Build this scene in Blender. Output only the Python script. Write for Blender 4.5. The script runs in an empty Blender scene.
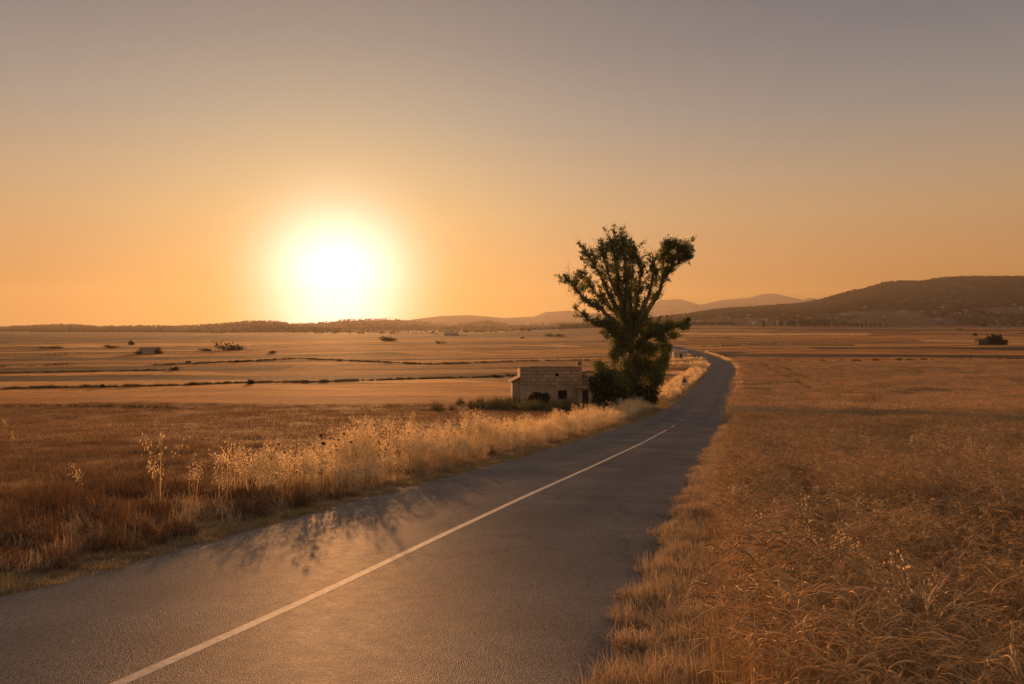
import bpy, math
import numpy as np

PI = math.pi
rng = np.random.default_rng(11)
scene = bpy.context.scene
COL = scene.collection
R = math.radians

# ------------------------------------------------------------------ measurements
F = 800.0            # focal length in pixels of the 1024 wide frame
YH = 330.0           # eye level row
ZC = 9.3             # camera height above the plain
SUN_EL = 2.95
SUN_AZ = -12.3       # degrees to the left of +Y

# ------------------------------------------------------------------ noise helpers
_P = np.random.default_rng(5).random((512, 512))
def vnoise(x, y):
    x = np.asarray(x, float); y = np.asarray(y, float)
    xi = np.floor(x).astype(int); yi = np.floor(y).astype(int)
    fx = x - xi; fy = y - yi
    fx = fx * fx * (3 - 2 * fx); fy = fy * fy * (3 - 2 * fy)
    a = _P[xi % 512, yi % 512]; b = _P[(xi + 1) % 512, yi % 512]
    c = _P[xi % 512, (yi + 1) % 512]; d = _P[(xi + 1) % 512, (yi + 1) % 512]
    return (a * (1 - fx) + b * fx) * (1 - fy) + (c * (1 - fx) + d * fx) * fy
def fbm(x, y, o=4):
    s = 0; a = 0.5
    for k in range(o):
        s = s + a * vnoise(x * 2 ** k + 17.3 * k, y * 2 ** k + 9.1 * k); a *= 0.5
    return s
def sstep(a, b, x):
    t = np.clip((np.asarray(x, float) - a) / (b - a), 0, 1)
    return t * t * (3 - 2 * t)

# ------------------------------------------------------------------ terrain
_hy = np.array([-900, -50, 0, 4.8, 7.1, 10, 13.9, 19.9, 31, 44, 58, 72, 88, 104, 150, 191, 300, 600, 1000, 1400, 2000, 5000, 9500])
_hh = np.array([1.2, 1.3, 1.65, 2.12, 2.38, 2.65, 2.97, 3.5, 4.44, 5.42, 6.35, 7.08, 7.72, 8.2, 8.98, 9.3, 9.3, 9.3, 9.0, 8.6, 8.0, 4, 0])
_gy = np.concatenate([np.linspace(-900, -81, 60), np.linspace(-80, 420, 3001), np.linspace(421, 9500, 1500)])
_gh = np.interp(_gy, _hy, _hh)
_k = np.exp(-np.linspace(-2, 2, 31) ** 2); _k /= _k.sum()
_gs = np.convolve(np.pad(_gh, 15, mode='edge'), _k, mode='valid')

_ry = np.array([-900, -3, 60, 120, 175, 205, 235, 286, 338, 391, 480, 600, 800])
_rx = np.array([-900, -3, 60, 120, 175, 205, 235, 286, 338, 391, 480, 600, 800]) * 0.285 - 3.78
_rx[5:] = [54.2, 60.6, 69.5, 77, 83, 91, 99, 104]
_gx = np.interp(_gy, _ry, _rx)
_k2 = np.exp(-np.linspace(-2, 2, 121) ** 2); _k2 /= _k2.sum()
_gxs = np.convolve(np.pad(_gx, 60, mode='reflect', reflect_type='odd'), _k2, mode='valid')
HALF = 2.68
HR = 2.66            # right half width
def half_left(Y): return 2.72 + 0.0 * np.asarray(Y)
def road_x(Y): return np.interp(Y, _gy, _gxs) + 0.19 * sstep(11, 3.5, Y)
def road_d(X, Y):
    dx = (road_x(np.asarray(Y) + 1.0) - road_x(np.asarray(Y) - 1.0)) / 2
    return (X - road_x(Y)) / np.sqrt(1 + dx * dx)
def road_on(Y): return np.asarray(Y) < 780
def base_h(X, Y):
    rise = np.interp(Y, [0, 600, 1000, 1400, 2000, 5000, 9500], [0, 0, 5.0, 13.0, 18.0, 26, 40])
    return ZC - np.interp(Y, _gy, _gs) + rise * sstep(-0.15, 0.25, np.asarray(X) / np.maximum(Y, 1.0))
def hgt(X, Y):
    X = np.asarray(X, float); Y = np.asarray(Y, float)
    h = base_h(X, Y)
    ds_ = road_d(X, Y); d = np.abs(ds_); away = sstep(HR, HR + 12, d)
    lim = np.where(ds_ > 0, HR, half_left(Y))
    D = np.hypot(X, Y)
    und = (fbm(X / 47, Y / 47, 3) - 0.44) * 1.3 + (fbm(X / 9 + 40, Y / 9, 2) - 0.37) * 0.22
    far = (fbm(X / 420 + 7, Y / 420, 3) - 0.44) * 9.0 * sstep(500, 1800, D)
    h = h + und * away * sstep(2, 30, D) + far
    h = h - (0.07 + 0.5 * sstep(60, 200, Y)) * sstep(lim - 0.08, lim - 0.42, d) * road_on(Y)
    return h
def ground_y(px, py):
    """where the view line through a pixel meets the plain: gives (X, Y)"""
    Y = np.concatenate([np.linspace(3, 400, 3000), np.linspace(400, 4000, 2500)])
    pyy = YH + (ZC - base_h(0, Y)) * F / Y
    i = np.argmax(pyy < py)
    return (px - 512) / F * Y[i], Y[i]

# ------------------------------------------------------------------ object helpers
def mesh_obj(name, V, Fc, mats=(), parent=None, col=None, smooth=False, midx=None, link=True):
    me = bpy.data.meshes.new(name)
    V = np.asarray(V, np.float32).reshape(-1, 3)
    if isinstance(Fc, np.ndarray):
        n, k = Fc.shape
        me.vertices.add(len(V)); me.vertices.foreach_set('co', V.ravel())
        me.loops.add(n * k); me.loops.foreach_set('vertex_index', Fc.astype(np.int32).ravel())
        me.polygons.add(n)
        me.polygons.foreach_set('loop_start', np.arange(0, n * k, k, dtype=np.int32))
        me.update(calc_edges=True)
    else:
        me.from_pydata(V.tolist(), [], Fc); me.update()
    if col is not None:
        a = me.color_attributes.new('Col', 'FLOAT_COLOR', 'POINT')
        c = np.ones((len(V), 4), np.float32); c[:, :3] = col
        a.data.foreach_set('color', c.ravel())
    for m in mats: me.materials.append(m)
    if midx is not None: me.polygons.foreach_set('material_index', np.asarray(midx, np.int32))
    if smooth: me.polygons.foreach_set('use_smooth', np.ones(len(me.polygons), bool))
    o = bpy.data.objects.new(name, me)
    if link: COL.objects.link(o)
    if parent is not None: o.parent = parent
    return o
def tag(o, label=None, cat=None, group=None, kind=None):
    if label: o['label'] = label
    if cat: o['category'] = cat
    if group: o['group'] = group
    if kind: o['kind'] = kind
    return o
def empty(name, loc, rz=0.0, s=1.0):
    o = bpy.data.objects.new(name, None); COL.objects.link(o)
    o.location = loc; o.rotation_euler = (0, 0, rz); o.scale = (s, s, s); o.empty_display_size = 0.3
    return o
def copy_tree(root, loc, rz=0.0, s=1.0, label=None):
    r = root.copy(); COL.objects.link(r); r.location = loc; r.rotation_euler = (0, 0, rz)
    r.scale = (s, s, s) if np.isscalar(s) else s
    if label: r['label'] = label
    for ch in list(root.children):
        c = ch.copy(); COL.objects.link(c); c.parent = r
        for g in list(ch.children):
            d = g.copy(); COL.objects.link(d); d.parent = c
    return r

class MB:
    """collects shapes into one mesh"""
    def __init__(s): s.v = []; s.f = []
    def add(s, V, Fc):
        b = len(s.v); s.v += [tuple(p) for p in V]; s.f += [tuple(i + b for i in f) for f in Fc]
    def box(s, x0, x1, y0, y1, z0, z1):
        s.add([(x0,y0,z0),(x1,y0,z0),(x1,y1,z0),(x0,y1,z0),(x0,y0,z1),(x1,y0,z1),(x1,y1,z1),(x0,y1,z1)],
              [(0,3,2,1),(4,5,6,7),(0,1,5,4),(1,2,6,5),(2,3,7,6),(3,0,4,7)])
    def slab(s, corners, t):
        """roof slab: four corners (counter clockwise from above) and a thickness downwards"""
        V = [tuple(c) for c in corners] + [(c[0], c[1], c[2] - t) for c in corners]
        s.add(V, [(0,1,2,3),(7,6,5,4),(0,4,5,1),(1,5,6,2),(2,6,7,3),(3,7,4,0)])
    def tube(s, pts, rad, n=8):
        pts = np.asarray(pts, float); rad = np.broadcast_to(rad, len(pts))
        V = []
        t = np.gradient(pts, axis=0); t /= np.linalg.norm(t, axis=1)[:, None] + 1e-9
        ref = np.array([0.31, 0.95, 0.05])
        for i, p in enumerate(pts):
            a = np.cross(t[i], ref); a /= np.linalg.norm(a) + 1e-9; b = np.cross(t[i], a)
            for k in range(n):
                w = 2 * PI * k / n
                V.append(p + rad[i] * (math.cos(w) * a + math.sin(w) * b))
        Fc = []
        for i in range(len(pts) - 1):
            for k in range(n):
                Fc.append((i*n+k, i*n+(k+1) % n, (i+1)*n+(k+1) % n, (i+1)*n+k))
        Fc.append(tuple(range(n))[::-1]); Fc.append(tuple(range((len(pts)-1)*n, len(pts)*n)))
        s.add(V, Fc)
    def build(s, name, mat, parent=None, smooth=False):
        return mesh_obj(name, s.v, s.f, [mat] if mat else [], parent, smooth=smooth)

# ------------------------------------------------------------------ materials
def new_mat(name):
    m = bpy.data.materials.new(name); m.use_nodes = True
    nt = m.node_tree; nt.nodes.clear()
    out = nt.nodes.new('ShaderNodeOutputMaterial')
    return m, nt, out
def N(nt, t, **kw):
    n = nt.nodes.new(t)
    for k, v in kw.items():
        if k.startswith('i_'):
            key = k[2:]; key = int(key) if key.isdigit() else key.replace('_', ' ')
            n.inputs[key].default_value = v
        else: setattr(n, k, v)
    return n
def math_node(nt, op, a, b=None, clamp=False):
    n = nt.nodes.new('ShaderNodeMath'); n.operation = op; n.use_clamp = clamp
    for i, v in enumerate((a, b)):
        if v is None: continue
        if isinstance(v, (int, float)): n.inputs[i].default_value = v
        else: nt.links.new(v, n.inputs[i])
    return n.outputs[0]
def mixc(nt, fac, a, b, blend='MIX'):
    n = nt.nodes.new('ShaderNodeMix'); n.data_type = 'RGBA'; n.blend_type = blend
    for sock, v in ((n.inputs[0], fac), (n.inputs[6], a), (n.inputs[7], b)):
        if isinstance(v, (int, float)): sock.default_value = v
        elif isinstance(v, tuple): sock.default_value = (*v, 1)
        else: nt.links.new(v, sock)
    return n.outputs[2]
def noise(nt, scale, detail=4, rough=0.55, vec=None, out=0):
    n = N(nt, 'ShaderNodeTexNoise', i_Scale=scale, i_Detail=detail, i_Roughness=rough)
    if vec is not None: nt.links.new(vec, n.inputs['Vector'])
    return n.outputs[out]
def ramp(nt, fac, stops):
    n = nt.nodes.new('ShaderNodeValToRGB'); e = n.color_ramp.elements
    while len(e) < len(stops): e.new(0.5)
    for i, (p, c) in enumerate(stops):
        e[i].position = p; e[i].color = (*c, 1) if isinstance(c, tuple) else (c, c, c, 1)
    nt.links.new(fac, n.inputs[0]); return n.outputs[0]
def plain_mat(name, c1, c2, scale=3.0, rough=0.85, bump=0.0, bscale=None, spec=0.3):
    m, nt, out = new_mat(name); L = nt.links.new
    geo = N(nt, 'ShaderNodeTexCoord').outputs['Object']
    b = N(nt, 'ShaderNodeBsdfPrincipled', i_Roughness=rough); b.inputs['Specular IOR Level'].default_value = spec
    L(mixc(nt, ramp(nt, noise(nt, scale, 5, 0.6, geo), [(0.3, 0.0), (0.7, 1.0)]), c1, c2), b.inputs['Base Color'])
    if bump:
        bp = N(nt, 'ShaderNodeBump', i_Strength=bump, i_Distance=0.05)
        L(noise(nt, bscale or scale * 4, 5, 0.6, geo), bp.inputs['Height']); L(bp.outputs[0], b.inputs['Normal'])
    L(b.outputs[0], out.inputs[0]); return m
def plant_mat(name, tint=(1, 1, 1), trans=0.45, gloss=0.04, var=0.45):
    """dry straw and leaves: vertex colour times a per plant variation, light passes through"""
    m, nt, out = new_mat(name); L = nt.links.new
    at = N(nt, 'ShaderNodeVertexColor', layer_name='Col').outputs[0]
    rnd = N(nt, 'ShaderNodeObjectInfo').outputs['Random']
    val = math_node(nt, 'ADD', math_node(nt, 'MULTIPLY', rnd, var), 1 - var / 2)
    c = mixc(nt, 1.0, at, tint, 'MULTIPLY')
    hs = N(nt, 'ShaderNodeHueSaturation'); L(c, hs.inputs['Color']); L(val, hs.inputs['Value'])
    d = N(nt, 'ShaderNodeBsdfDiffuse'); t = N(nt, 'ShaderNodeBsdfTranslucent')
    L(hs.outputs[0], d.inputs[0]); L(hs.outputs[0], t.inputs[0])
    mx = N(nt, 'ShaderNodeMixShader', i_0=trans); L(d.outputs[0], mx.inputs[1]); L(t.outputs[0], mx.inputs[2])
    if gloss:
        g = N(nt, 'ShaderNodeBsdfGlossy', i_Roughness=0.5); g.inputs[0].default_value = (1, 0.95, 0.85, 1)
        m2 = N(nt, 'ShaderNodeMixShader', i_0=gloss); L(mx.outputs[0], m2.inputs[1]); L(g.outputs[0], m2.inputs[2]); mx = m2
    L(mx.outputs[0], out.inputs[0]); return m

STRAW = plant_mat('dry_straw', trans=0.34)
GREEN = plant_mat('green_leaf', trans=0.5, gloss=0.03, var=0.3)
FARLEAF = plant_mat('dark_foliage', trans=0.2, gloss=0.0, var=0.5)
BARK = plain_mat('bark', (0.10, 0.07, 0.05), (0.22, 0.17, 0.12), 4, 0.9, 0.6, 14)

def asphalt():
    m, nt, out = new_mat('asphalt'); L = nt.links.new
    pos = N(nt, 'ShaderNodeNewGeometry').outputs['Position']
    uv = N(nt, 'ShaderNodeVertexColor', layer_name='Col').outputs[0]
    sx = N(nt, 'ShaderNodeSeparateColor'); L(uv, sx.inputs[0])
    tracks = sx.outputs[0]; edge = sx.outputs[1]
    speck = N(nt, 'ShaderNodeTexVoronoi', i_Scale=75.0); L(pos, speck.inputs['Vector'])
    big = noise(nt, 0.55, 5, 0.6, pos); mid = noise(nt, 6.0, 4, 0.6, pos)
    c = mixc(nt, ramp(nt, speck.outputs['Color'], [(0.15, 0.0), (0.85, 1.0)]), (0.092, 0.078, 0.069), (0.270, 0.228, 0.200))
    c = mixc(nt, ramp(nt, big, [(0.32, 0.0), (0.68, 1.0)]), c, mixc(nt, 1.0, c, (0.55, 0.55, 0.57), 'MULTIPLY'))
    c = mixc(nt, math_node(nt, 'MULTIPLY', math_node(nt, 'MULTIPLY', tracks, ramp(nt, noise(nt, 0.35, 4, 0.6, pos), [(0.3, 0.2), (0.65, 1.0)])), 0.65), c, (0.085, 0.080, 0.078))
    dust = math_node(nt, 'MULTIPLY', edge, ramp(nt, mid, [(0.35, 0.0), (0.7, 1.0)]))
    c = mixc(nt, math_node(nt, 'MULTIPLY', dust, 0.5), c, (0.20, 0.15, 0.10))
    # fine cracks
    ck = N(nt, 'ShaderNodeTexVoronoi', i_Scale=0.45, feature='DISTANCE_TO_EDGE')
    wv = N(nt, 'ShaderNodeVectorMath', operation='ADD'); L(pos, wv.inputs[0])
    L(noise(nt, 1.5, 4, 0.6, pos, 1), wv.inputs[1]); L(wv.outputs[0], ck.inputs['Vector'])
    crack = ramp(nt, ck.outputs['Distance'], [(0.0, 1.0), (0.012, 0.0)])
    crack = math_node(nt, 'MULTIPLY', crack, ramp(nt, noise(nt, 0.12, 2, 0.5, pos), [(0.5, 0.0), (0.62, 1.0)]))
    c = mixc(nt, math_node(nt, 'MULTIPLY', crack, 0.6), c, (0.02, 0.018, 0.016))
    df = N(nt, 'ShaderNodeBsdfDiffuse', i_Roughness=0.9); gl = N(nt, 'ShaderNodeBsdfGlossy'); gl.inputs[0].default_value = (1, .97, .93, 1)
    L(c, df.inputs['Color']); L(math_node(nt, 'ADD', 0.44, math_node(nt, 'MULTIPLY', mid, 0.14)), gl.inputs['Roughness'])
    b = N(nt, 'ShaderNodeMixShader', i_0=0.045); L(df.outputs[0], b.inputs[1]); L(gl.outputs[0], b.inputs[2])
    bp = N(nt, 'ShaderNodeBump', i_Strength=0.75, i_Distance=0.006)
    sp2 = N(nt, 'ShaderNodeTexVoronoi', i_Scale=110.0); L(pos, sp2.inputs['Vector'])
    hh = math_node(nt, 'ADD', sp2.outputs['Distance'], math_node(nt, 'MULTIPLY', noise(nt, 30, 3, 0.6, pos), 0.8))
    L(hh, bp.inputs['Height']); L(bp.outputs[0], df.inputs['Normal']); L(bp.outputs[0], gl.inputs['Normal'])
    L(b.outputs[0], out.inputs[0]); return m
def paint():
    m, nt, out = new_mat('worn_road_paint'); L = nt.links.new
    pos = N(nt, 'ShaderNodeNewGeometry').outputs['Position']
    w = ramp(nt, noise(nt, 14, 5, 0.65, pos), [(0.38, 1.0), (0.60, 0.0)])
    b = N(nt, 'ShaderNodeBsdfPrincipled', i_Roughness=0.75); L(mixc(nt, w, (0.36, 0.345, 0.33), (0.15, 0.145, 0.14)), b.inputs['Base Color'])
    bp = N(nt, 'ShaderNodeBump', i_Strength=0.5, i_Distance=0.004); L(noise(nt, 90, 3, 0.6, pos), bp.inputs['Height']); L(bp.outputs[0], b.inputs['Normal'])
    L(b.outputs[0], out.inputs[0]); return m
def soil():
    m, nt, out = new_mat('field_soil'); L = nt.links.new
    pos = N(nt, 'ShaderNodeNewGeometry').outputs['Position']
    at = N(nt, 'ShaderNodeVertexColor', layer_name='Col').outputs[0]
    n1 = noise(nt, 0.9, 6, 0.65, pos); n2 = noise(nt, 0.05, 5, 0.6, pos)
    mp = N(nt, 'ShaderNodeMapping'); mp.inputs['Scale'].default_value = (0.02, 0.22, 0.1); mp.inputs['Rotation'].default_value = (0, 0, R(5)); L(pos, mp.inputs[0])
    n3 = noise(nt, 1.0, 5, 0.65, mp.outputs[0])
    v = math_node(nt, 'MULTIPLY', math_node(nt, 'ADD', 0.35, math_node(nt, 'MULTIPLY', n1, 1.3)), ramp(nt, n2, [(0.25, 0.55), (0.75, 1.4)]))
    v = math_node(nt, 'MULTIPLY', v, math_node(nt, 'ADD', 0.62, math_node(nt, 'MULTIPLY', n3, 0.76)))
    cc = N(nt, 'ShaderNodeCombineColor')
    for i in range(3): L(v, cc.inputs[i])
    c = mixc(nt, 1.0, at, cc.outputs[0], 'MULTIPLY')
    b = N(nt, 'ShaderNodeBsdfPrincipled', i_Roughness=0.95); b.inputs['Specular IOR Level'].default_value = 0.1
    L(c, b.inputs['Base Color'])
    bp = N(nt, 'ShaderNodeBump', i_Strength=0.9, i_Distance=0.12); L(noise(nt, 5, 6, 0.7, pos), bp.inputs['Height']); L(bp.outputs[0], b.inputs['Normal'])
    L(b.outputs[0], out.inputs[0]); return m

# ------------------------------------------------------------------ ground sheet
def parcel_colours(X, Y):
    n = len(X)
    px = 512 + F * X / np.maximum(Y, 1); py = YH + 9.3 * F / np.maximum(Y, 1)
    d = road_d(X, Y)
    col = np.tile(np.array([0.20, 0.118, 0.055]), (n, 1))
    pal = np.array([[.33,.19,.085],[.40,.25,.12],[.26,.15,.07],[.36,.21,.09],[.10,.062,.036],[.18,.118,.052],[.46,.30,.15],[.29,.165,.075]])
    r2 = np.random.default_rng(3)
    # strips of fields, thin towards the horizon: edges in rows of the view, skewed in plan
    for side in (-1, 1):
        edges = [420, 408.5, 396, 386, 379, 373, 367, 362.5, 358.5, 355, 352, 349.6, 347.5, 345.4, 343.5, 342, 340.5, 339, 337.6, 336, 334.6, 333, 331] if side < 0 else \
                [364, 360.5, 356.5, 353, 350.5, 348, 346, 344.5, 342.5, 341, 339.2, 337.8, 336.3, 335, 333.6, 332.2, 331]
        skew = py + (px - 512) * (0.012 if side < 0 else -0.004) + 0.9 * (vnoise(px / 160 + 5, py / 14) - 0.5)
        last = -1
        for i in range(len(edges) - 1):
            m = (skew <= edges[i]) & (skew > edges[i + 1]) & ((d < -HALF) if side < 0 else (d > HALF))
            cuts = np.sort(r2.uniform(-500, 1600, 7)); slope = r2.uniform(-18, 18)
            cell = np.searchsorted(cuts, px[m] + slope * (skew[m] - edges[i]))
            ids = r2.integers(0, len(pal), 9)
            if i < 3 and side < 0: ids[:] = (7, 0, 3)[i]
            if i < 2 and side > 0: ids[:] = 7
            col[m] = pal[ids[cell]] * (0.86 + 0.28 * r2.random())
            e = np.minimum(np.abs(skew[m] - edges[i]), np.abs(skew[m] - edges[i + 1]))
            line = (e < (0.55 if side < 0 else 0.3))[:, None]
            col[m] = np.where(line, col[m] * ((0.38 if side < 0 else 0.6) if r2.random() < 0.6 else 1.2), col[m])
    mean = np.array([.29, .18, .085]); col = np.maximum(mean + 1.5 * (col - mean), 0.03) * np.array([1.28, 0.90, 0.50])
    m = (d > HALF) & (py > 364)
    col[m] = [0.34, 0.215, 0.10]
    v = np.abs(d) < HALF + 1.2
    col[v & road_on(Y)] = [0.20, 0.135, 0.075]
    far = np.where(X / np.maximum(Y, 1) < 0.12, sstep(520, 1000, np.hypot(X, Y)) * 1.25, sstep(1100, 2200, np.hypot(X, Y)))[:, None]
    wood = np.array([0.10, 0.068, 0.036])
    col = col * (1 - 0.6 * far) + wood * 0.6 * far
    return np.clip(col, 0.01, 0.8)

ang = np.concatenate([np.linspace(-180, -46, 40)[:-1], np.linspace(-46, 46, 640), np.linspace(46, 180, 40)[1:-1]])
ang = np.radians(ang)
rad = np.concatenate([np.geomspace(0.8, 60, 210)[:-1], np.geomspace(60, 2200, 420)[:-1], np.geomspace(2200, 8800, 60)])
A, RR = np.meshgrid(ang, rad)
GX = RR * np.sin(A); GY = RR * np.cos(A)
GYc = np.maximum(GY, -850)
V = np.stack([GX, GY, hgt(GX, GYc)], -1).reshape(-1, 3)
na, nr = len(ang), len(rad)
ii = np.arange(nr - 1)[:, None] * na; jj = np.arange(na)[None, :]; jn = (jj + 1) % na
Q = np.stack([ii + jj, ii + jn, ii + na + jn, ii + na + jj], -1).reshape(-1, 4)[:, ::-1]
ctr = len(V)
V = np.vstack([V, [0, 0, float(hgt(0.0, 0.0))]])
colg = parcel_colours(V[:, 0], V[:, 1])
tri = np.stack([np.full(na, ctr), jn[0], jj[0]], -1)[:, ::-1]
FACES = Q.tolist() + tri.tolist()
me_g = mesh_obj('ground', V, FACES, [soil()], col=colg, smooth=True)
tag(me_g, kind='structure')

# ------------------------------------------------------------------ road
ry = np.concatenate([np.arange(-40, 2, 0.5), np.arange(2, 16, 0.08), np.arange(16, 30, 0.25), np.arange(30, 780, 1.5)])
rx = road_x(ry); dx = np.gradient(rx, ry); nl = np.sqrt(1 + dx * dx)
nx, ny = 1 / nl, -dx / nl
ds = np.array([-1.01, -1.0, -.93, -.8, -.66, -.5, -.34, -.17, 0, .17, .34, .5, .66, .8, .93, 1.0, 1.01])
rv = []; rc = []
for k, fr in enumerate(ds):
    edge = abs(fr) >= 1
    hw = half_left(ry) if fr < 0 else np.full_like(ry, HR)
    sd = 50 if fr > 0 else 0
    wob = ((fbm(ry / 1.7 + sd, ry * 0 + 3, 3) - 0.44) * 0.22 + (fbm(ry * 2.3 + sd, ry * 0 + 9, 3) - 0.44) * 0.16) if edge else 0
    ee = fr * hw + np.sign(fr) * wob + (np.sign(fr) * 0.02 if abs(fr) > 1 else 0)
    x = rx + nx * ee; y = ry + ny * ee
    z = base_h(x, y) + 0.050 - 0.036 * np.minimum(np.abs(fr), 1) ** 2
    if abs(fr) > 1: z = z - 0.05
    rv.append(np.stack([x, y, z], -1))
    tr = math.exp(-((abs(fr) - 0.48) / 0.13) ** 2); ed = sstep(0.94, 1.0, abs(fr))
    rc.append(np.tile([tr, float(ed), 0], (len(ry), 1)))
rv = np.stack(rv, 1); nrr, ncc = len(ry), len(ds)
rc = np.stack(rc, 1).reshape(-1, 3)
a = (np.arange(nrr - 1)[:, None] * ncc + np.arange(ncc - 1)[None, :]).reshape(-1)
rf = np.stack([a, a + 1, a + ncc + 1, a + ncc], -1)
road = mesh_obj('road', rv.reshape(-1, 3), rf, [asphalt()], col=rc); tag(road, kind='structure')

def marking(segs):
    mb = MB()
    for y0, y1 in segs:
        yy = np.linspace(y0, y1, max(2, int((y1 - y0) / 0.25) + 1))
        x = road_x(yy); g = (road_x(yy + .5) - road_x(yy - .5)); l = np.sqrt(1 + g * g)
        z = base_h(x, yy) + 0.0525
        Lf = np.stack([x - 0.046 / l, yy + 0.046 * g / l, z], -1); Rt = np.stack([x + 0.046 / l, yy - 0.046 * g / l, z], -1)
        b = np.stack([Lf, Rt], 1).reshape(-1, 3); n = len(yy)
        mb.add(b, [(2*i, 2*i+1, 2*i+3, 2*i+2) for i in range(n - 1)])
    return mb
tag(marking([(-35, 41.5)] + [(y, y + 2.4) for y in (44.5, 51, 58)]).build('road_marking', paint()), kind='structure')

# ------------------------------------------------------------------ plant prototypes (scattered as stuff)
def blades(n, radius, h0, h1, w, lean, segs, r, cbase, ctip, cvar=0.25, bend=0.25, square=False):
    th = r.uniform(0, 2*PI, n); rr = radius * np.sqrt(r.random(n))
    if square: bx, by = r.uniform(-radius, radius, n), r.uniform(-radius, radius, n)
    else: bx, by = rr * np.cos(th), rr * np.sin(th)
    h = r.uniform(h0, h1, n); la = r.uniform(0, 2*PI, n); ln = np.abs(r.normal(0, lean, n))
    t = np.linspace(0, 1, segs + 1)[None, :]
    off = (ln * h)[:, None] * t ** 1.8
    P = np.stack([bx[:, None] + off * np.cos(la)[:, None], by[:, None] + off * np.sin(la)[:, None],
                  h[:, None] * (t - bend * np.minimum(ln, 1)[:, None] * t ** 2)], -1)
    wa = r.uniform(0, PI, n); ww = (w * r.uniform(0.6, 1.3, n))[:, None] * (1 - 0.85 * t ** 1.5) / 2
    S = np.stack([np.cos(wa)[:, None] * ww, np.sin(wa)[:, None] * ww, 0 * ww], -1)
    Vv = np.stack([P - S, P + S], 2)
    idx = np.arange(n * (segs + 1) * 2).reshape(n, segs + 1, 2)
    Fq = np.stack([idx[:, :-1, 0], idx[:, :-1, 1], idx[:, 1:, 1], idx[:, 1:, 0]], -1).reshape(-1, 4)
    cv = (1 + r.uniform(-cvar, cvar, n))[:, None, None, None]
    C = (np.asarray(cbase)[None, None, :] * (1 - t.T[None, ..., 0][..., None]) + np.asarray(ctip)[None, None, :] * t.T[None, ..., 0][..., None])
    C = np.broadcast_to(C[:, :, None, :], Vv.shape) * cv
    return Vv.reshape(-1, 3), Fq, C.reshape(-1, 3), P
def spindle(P, rad, c, cvar, r):
    """4 sided spindles along polylines P (n,k,3) with radii rad (k)"""
    n, k, _ = P.shape
    T = np.gradient(P, axis=1); T /= np.linalg.norm(T, axis=2)[..., None] + 1e-9
    ref = r.normal(size=(n, 1, 3)); a = np.cross(T, ref); a /= np.linalg.norm(a, axis=2)[..., None] + 1e-9; b = np.cross(T, a)
    rr = np.asarray(rad)[None, :, None]
    V4 = np.stack([P + a * rr, P + b * rr, P - a * rr, P - b * rr], 2)
    idx = np.arange(n * k * 4).reshape(n, k, 4); nx_ = np.roll(idx, -1, axis=2)
    Fq = np.stack([idx[:, :-1], nx_[:, :-1], nx_[:, 1:], idx[:, 1:]], -1).reshape(-1, 4)
    C = np.broadcast_to(np.asarray(c)[None, None, None, :] * (1 + r.uniform(-cvar, cvar, n))[:, None, None, None], V4.shape)
    return V4.reshape(-1, 3), Fq, C.reshape(-1, 3)
def join(parts):
    V, Fq, C = [], [], []; b = 0
    for p in parts:
        V.append(p[0]); Fq.append(p[1] + b); C.append(p[2]); b += len(p[0])
    return np.vstack(V), np.vstack(Fq), np.vstack(C)
def wheat_patch(r, n, radius, h0, h1, sw, headr, awns=5, leaves=0.7, col=(0.38, 0.245, 0.112)):
    col = np.array(col)
    segs = 4
    V1, F1, C1, P = blades(n, radius, h0, h1, sw, 0.10, segs, r, col * 0.30, col, 0.28, square=True)  # stem feet darkened: shade deep in the crop is put into the colour
    tip = P[:, -1]; az = r.uniform(0, 2*PI, n) * 0.6 + 0.9
    k = 7; L = r.uniform(0.07, 0.125, n)
    # the ear nods over: direction swings from upright to hanging
    a0 = r.uniform(0.1, 0.5, n); a1 = r.uniform(1.2, 2.6, n)
    s = np.linspace(0, 1, k)
    ang_ = a0[:, None] + (a1 - a0)[:, None] * s[None, :] ** 0.8
    step = (L / (k - 1))[:, None]
    hx = np.cumsum(np.sin(ang_) * step, 1); hz = np.cumsum(np.cos(ang_) * step, 1)
    H = np.stack([tip[:, 0:1] + hx * np.cos(az)[:, None], tip[:, 1:2] + hx * np.sin(az)[:, None], tip[:, 2:3] + hz], -1)
    H = np.concatenate([tip[:, None, :], H], 1)
    parts = [(V1, F1, C1), spindle(H, headr * np.array([0.2, 0.25, 0.4, 0.9, 1.0, 1.0, 0.8, 0.3]), col * 1.25, 0.25, r)]
    for q in range(awns):
        j = r.integers(3, 8, n); o = H[np.arange(n), j]
        d = (H[:, -1] - H[:, -3]); d /= np.linalg.norm(d, axis=1)[:, None]
        d = d + r.normal(0, 0.35, (n, 3)); ln = r.uniform(0.06, 0.12, n)[:, None]
        side = np.cross(d, r.normal(size=(n, 3))); side /= np.linalg.norm(side, axis=1)[:, None]; side *= sw * 0.28
        Vv = np.stack([o - side, o + side, o + d * ln], 1).reshape(-1, 3)
        Vv = np.stack([o - side, o + side, o + d * ln + side * .2, o + d * ln - side * .2], 1).reshape(-1, 3)
        parts.append((Vv, np.arange(n * 4).reshape(n, 4), np.tile(col * 1.35, (n * 4, 1))))
    nl = int(n * leaves)
    lv = blades(nl, radius, h0 * 0.5, h1 * 0.95, sw * 2.2, 0.5, 4, r, col * 0.7, col * 1.05, 0.35, bend=0.55, square=True)
    parts.append(lv[:3]); return join(parts)
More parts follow.
